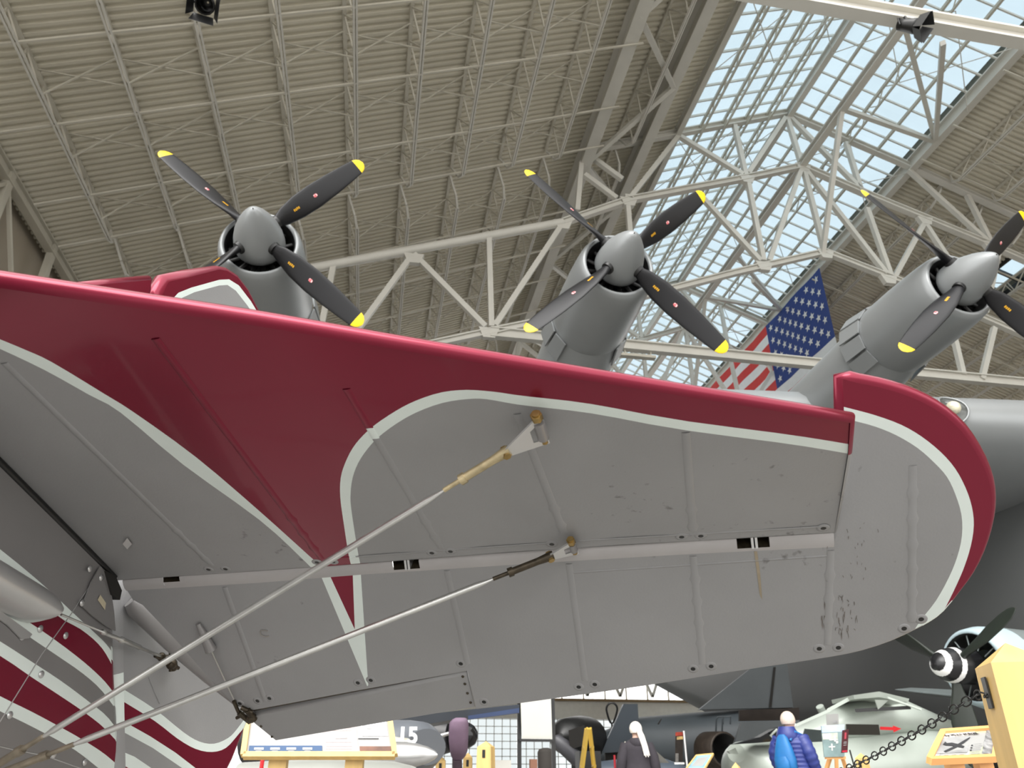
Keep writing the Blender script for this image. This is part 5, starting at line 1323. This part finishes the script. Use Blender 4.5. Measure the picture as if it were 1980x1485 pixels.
# dark machinery below the jet, and its dropped wing
m = MB(); m.prism([at(1745, 1418, 13.632), at(1900, 1420, 13.632), at(1900, 1500, 13.632), at(1730, 1500, 13.632)], FH_ * .6); mc = m.build('wheel_bay', DARK, JT)
for a_, b_ in (((1752, 1420), (1768, 1470)), ((1768, 1436), (1800, 1436)), ((1775, 1455), (1830, 1452)), ((1790, 1425), (1786, 1480))):
    m = MB(); m.beam(at(*a_, 13.490), at(*b_, 13.490), .03, .03); m.build('bay_pipe', GG, mc)

SC = 1.3
# ---- dark jet with tall fin
DJ = mat('dark_grey_camouflage', (62, 68, 72), .55, var=.18, scale=.9); DJ2 = mat('dark_grey_panel', (86, 90, 92), .55, var=.12, scale=1.2)
D = thing('dark_jet', 'dark grey jet with a tall swept fin behind the visitors', 'airplane', drop(at(1400, 1440, 19.500)))
body('fuselage', [(1150, 1420, 1475, 15.5, .4), (1235, 1386, 1480, 15.4, .8), (1340, 1377, 1500, 15.2, 1.0), (1440, 1370, 1500, 15.0, 1.0), (1546, 1366, 1470, 14.8, .8)], [DJ], D, pw=.8)
def slab(pts, d, th, nm, mm, par):
    m = MB(); m.prism([at(x, y, d * SC) for x, y in pts], FH_ * th); return m.build(nm, mm, par)
slab([(1352, 1372), (1392, 1340), (1462, 1284), (1480, 1262), (1519, 1262), (1534, 1368)], 14.6, .22, 'fin', DJ2, D)
slab([(1496, 1290), (1500, 1290), (1492, 1368), (1487, 1368)], 14.58, .02, 'rudder_gap', DARK, D)
slab([(1430, 1373), (1515, 1370), (1545, 1368), (1546, 1392), (1430, 1394)], 13.9, .1, 'tail_shelf', mat('scorched_metal', (52, 46, 42), .5, .2, var=.25, scale=3), D)
slab([(1434, 1396), (1500, 1394), (1540, 1398), (1528, 1410), (1420, 1438)], 13.6, .15, 'stabilator', DJ2, D)
m = MB(); o = at(1402, 1450, 17.680); m.lathe(o, (FH_ * -1 + RT * .35), [(-.6, .1), (-.4, .22), (.0, .34), (.02, .36), (0, .40), (-.7, .42)], 24, mis=[1, 1, 1, 0, 0]); m.build('intake', [mat('burnt_metal', (60, 52, 45), .5, .5, var=.3, scale=6), BLACK], D)
for x0, x1 in ((1384, 1398), (1396, 1412)):
    m = MB(); m.path([at(x0, 1420, 18.200), at(x0 + 1, 1392, 18.200), at(x0 + 4, 1386, 18.200), at(x1 + 1, 1385, 18.200), at(x1, 1400, 18.200)], .02, 6); m.build('panel_outline', DJ, D)
slab([(1271, 1400), (1278, 1390), (1280, 1390), (1274, 1401)], 13.9, .02, 'vent', DARK, D)
SC = 1.15
D2 = thing('tail_fin', 'slate grey upright wing panel standing behind the white-haired visitor', 'wing panel', drop(at(1200, 1455, 14.49)))
slab([(1206, 1361), (1233, 1361), (1238, 1452), (1163, 1456)], 12.6, .22, 'panel_skin', mat('slate_grey', (66, 72, 78), .5, var=.08, scale=1.5), D2)
slab([(1170, 1456), (1236, 1452), (1236, 1500), (1172, 1500)], 12.7, .1, 'panel_stand', DARK, D2)
m = MB(); m.path([at(1183 + 10.5 * math.cos(t), 1371 + 12 * math.sin(t) + (16 * max(0, math.sin(t)) ** 3), 14.8) for t in [2 * PI * i / 24 for i in range(24)]], .02, 8, closed=True); a = at(1183, 1398, 15.3); m.tube(a, V((a.x, a.y, 0)), .02, 8); tag(m.build('hoop_stand', BLACK), 'black oval hoop standing left of the slate grey panel', 'stand')
m = MB(); a = at(1188, 1460, 11.5); m.tube(V((a.x, a.y, 0)), a, .018, 8); tag(m.build('red_pole', mat('red_pole_paint', (165, 40, 50), .5, var=0)), 'thin red pole beside the cream bag', 'pole')
SC = 1.25
# low rounded blue-grey nose in front of the dark jet
LN = thing('grey_nose', 'low blue-grey rounded aircraft nose behind the white-haired visitor', 'airplane', drop(at(1240, 1490, 10.6)))
body('nose_cone', [(1128, 1482, 1500, 10.6, .05), (1160, 1472, 1515, 10.6, .3), (1210, 1466, 1520, 10.7, .42), (1270, 1463, 1520, 10.8, .5), (1300, 1476, 1520, 10.9, .5)], [mat('slate_blue', (70, 78, 88), .4, var=.06)], LN)
slab([(1256, 1450), (1266, 1450), (1300, 1480), (1284, 1484)], 10.5, .05, 'windscreen', mat('clouded_perspex', (120, 118, 112), .2, var=.15), LN)
slab([(1200, 1470), (1300, 1470), (1300, 1560), (1200, 1560)], 11.4, .2, 'nose_support', DARK, LN)

SC = 1.0
# ---- black aircraft with open nose, and yellow steps
BA = thing('black_airplane', 'black rounded aircraft nose behind the white screen', 'airplane', drop(at(1110, 1450, 14)))
m = MB(); o = at(1098, 1424, 14); m.rings(axisrings(o, (RT * -.4 - FH_ * .88), [(-1.0, .44), (-.7, .44), (-.3, .40), (.1, .34), (.3, .23), (.38, .05)], 24, sz=.9)); m.build('nose_body', BLACK, BA)
m = MB(); m.rings(axisrings(at(1074, 1428, 13.4), (RT * .72 + V((0, 0, -.62)) + FH_ * .2), [(-.04, .03), (0, .09), (.2, .13), (.5, .13), (.62, .08)], 18)); m.build('gun_pod', mat('gun_grey', (66, 66, 70), .45, var=.1), BA)
slab([(1100, 1412), (1130, 1402), (1132, 1440), (1102, 1450)], 13.3, .1, 'open_panel', mat('inner_dark', (40, 38, 36), .6), BA)
a = at(1110, 1452, 14); m = MB(); m.tube(V((a.x, a.y, 0)), a, .06, 8); m.build('gear_leg', DARK, BA)
YL = thing('step_ladder', 'yellow step ladder beside the black aircraft', 'ladder', drop(at(1136, 1450, 11.3))); YM = mat('ladder_yellow', (200, 165, 70), .5, var=.08)
for x1, dd in ((1127, 0), (1147, .25)):
    a, b = at(1135 if dd == 0 else 1140, 1409, 11.3 + dd), at(x1, 1470, 11.3 + dd); d = b - a; b = a + d * (a.z / -d.z)
    for off in (-.13, .13):
        m = MB(); m.beam(a + FH_ * off, b + FH_ * off, .035, .06); m.build('rail', YM, YL)
    for i in range(1, 6):
        c = a.lerp(b, i / 6); m = MB(); m.beam(c - FH_ * .13, c + FH_ * .13, .05, .025); m.build('tread', YM, YL)
slab_t = thing('display_case', 'black display case below the yellow step ladder', 'case', drop(at(1137, 1480, 12.4)))
m = MB(); c = at(1137, 1470, 12.4); m.box((c.x, c.y, .62), .36, .3, 1.24); m.build('case_body', BLACK, slab_t)
for x, y in ((1127, 1468), (1145, 1467), (1127, 1475), (1145, 1475)):
    m = MB(); c = at(x, y, 12.17); m.ball(c, .016, 8, 6); m.build('brass_knob', BOLT, slab_t)
BX = thing('brown_plinth', 'narrow brown plinth below the white screen', 'plinth', drop(at(1031, 1470, 9))); c = at(1031, 1468, 9); m = MB(); m.box((c.x, c.y, c.z / 2), .09, .09, c.z, taper=.92); m.build('plinth_body', mat('brown_box', (128, 88, 68), .6, var=.1), BX)
DM = thing('dark_drum', 'dark rounded canvas drum seen under the white screen', 'drum', drop(at(1055, 1460, 11))); o = at(1055, 1446, 11); m = MB(); m.lathe(V((o.x, o.y, 0)), (0, 0, 1), [(0, .1), (0, .115), (o.z - .06, .12), (o.z - .02, .10), (o.z, .04), (o.z, .001)], 18); m.build('drum_body', mat('dark_canvas', (52, 48, 44), .8, var=.15), DM)
PL = thing('white_plinth', 'white plinth behind the broad wooden barrier post', 'plinth', drop(at(965, 1480, 8.5))); c = at(966, 1470, 8.5); m = MB(); m.box((c.x, c.y, c.z / 2), .24, .2, c.z, taper=.97); m.build('plinth_body', mat('white_paint', (222, 220, 212), .5, var=.03), PL)

# ---- grey aircraft numbered 15 with drop tank and wrapped propeller blade
GA = thing('grey_airplane', 'slate grey aircraft marked 15 behind the information panel', 'airplane', drop(at(780, 1450, 7.140)))
GAM = mat('slate_aircraft_grey', (98, 102, 108), .45, var=.06, scale=2)
SC = .84
body('fuselage', [(560, 1400, 1510, 8.9, .5), (700, 1390, 1510, 8.6, .5), (790, 1391, 1505, 8.5, .48), (815, 1394, 1495, 8.45, .42), (826, 1408, 1480, 8.4, .3)], [GAM], GA)
slab([(770, 1388), (800, 1383), (1004, 1362), (1004, 1372), (905, 1386), (830, 1400), (780, 1402)], 9.6, .5, 'wing', mat('dark_wing_underside', (72, 76, 82), .5, var=.1, scale=1.5), GA)
slab([(905, 1384), (1004, 1369), (1004, 1378), (905, 1391)], 9.5, .1, 'wing_flap', mat('navy_flap', (70, 84, 118), .5, var=.08), GA)
o = at(767, 1437, 6.594); text_mesh('15', .185, o, RT, V((0, 0, 1)), mat('number_white', (235, 235, 235), .5, var=0), 'lettering', GA, 0, bold=.006)
a = at(800, 1500, 7.140); m = MB(); m.tube(V((a.x, a.y, 0)), V((a.x, a.y, 1.0)), .06, 8); m.build('gear_leg', ALU, GA)
m = MB(); m.rings(axisrings(at(800, 1460, 6.216), (RT * .95 - FH_ * .3), [(-.9, .097), (-.25, .105), (-.08, .101), (.02, .088), (.12, .063), (.185, .034), (.215, .007)], 28)); m.build('drop_tank', ALU, GA)
m = MB(); m.rings(axisrings(at(770, 1462, 6.636), (RT * .95 - FH_ * .3), [(-.75, .168), (-.17, .168), (.08, .143), (.17, .084)], 24)); m.build('pylon_fairing', mat('cream_fairing', (196, 194, 180), .5, var=.05), GA)
SC = 1.0
PA = thing('propeller_airplane', 'black-nosed aircraft with one propeller blade wrapped in a mauve cover', 'airplane', drop(at(890, 1440, 10)))
TD2 = (RT * .9 - FH_ * .35).normalized(); hub2 = at(893, 1422, 9.6)
m = MB(); m.rings(axisrings(hub2, TD2, [(-.12, .16), (0, .165), (.1, .15), (.17, .11), (.205, .05), (.215, .01)], 24)); m.build('spinner', mat('black_gloss', (20, 20, 22), .12, var=.05), PA)
m = MB(); m.rings(axisrings(hub2, TD2, [(-3.2, .4), (-1.6, .38), (-.6, .33), (-.14, .2)], 24, sz=.95)); m.build('fuselage', mat('black_cowl', (38, 38, 40), .35, var=.1), PA)
m = MB(); m.tube(at(832, 1429, 8.9), at(868, 1418, 8.9), .035, 10, .02); m.build('exhaust_stack', ALU, PA)
MV = mat('mauve_canvas', (112, 92, 110), .8, var=.1, scale=9)
m = MB(); rg = []
for y, x0, x1, tk in ((1388, 881, 900, .03), (1391, 875, 904, .07), (1398, 869, 906, .09), (1415, 868, 906, .10), (1435, 868, 905, .10), (1452, 870, 904, .09), (1462, 872, 900, .06), (1470, 877, 893, .03)):
    c0, c1 = at(x0, y, 7.7), at(x1, y, 7.7); c = (c0 + c1) / 2; hw = (c1 - c0).length / 2; rg.append([c + RT * hw * math.copysign(abs(math.cos(t)) ** .55, math.cos(t)) + FH_ * tk * math.copysign(abs(math.sin(t)) ** .8, math.sin(t)) for t in [2 * PI * i / 20 for i in range(20)]])
m.rings(rg); m.build('blade_cover', MV, PA)
a, b = at(884, 1468, 7.7), at(886, 1520, 7.7); m = MB(); m.tube(a, b, .05, 10); m.build('blade_shank', mat('mauve_dark', (66, 54, 62), .8), PA)
m = MB(); a = at(905, 1470, 10); m.tube(V((a.x, a.y, 0)), V((a.x, a.y, 1.0)), .06, 8); m.build('gear_leg', DARK, PA)
m = MB(); a = at(508, 1467, 5.2); m.tube(a, drop(at(502, 1500, 5.2)), .014, 8); tag(m.build('red_pole', MATS['arrow_red']), 'bright red pole seen under the information panel', 'pole')
LW = thing('white_airplane', 'pale aircraft belly glimpsed under the information panel', 'airplane', drop(at(640, 1490, 5.6))); body('belly', [(470, 1474, 1500, 5.7, .1), (540, 1470, 1530, 5.6, .25), (640, 1468, 1540, 5.6, .28), (760, 1472, 1540, 5.7, .25), (790, 1480, 1530, 5.8, .15)], [mat('belly_grey', (150, 152, 146), .4, var=.08, scale=3)], LW)
m = MB(); a = at(640, 1500, 5.6); m.tube(V((a.x, a.y, 0)), V((a.x, a.y, .95)), .06, 8); m.build('gear_leg', DARK, LW)
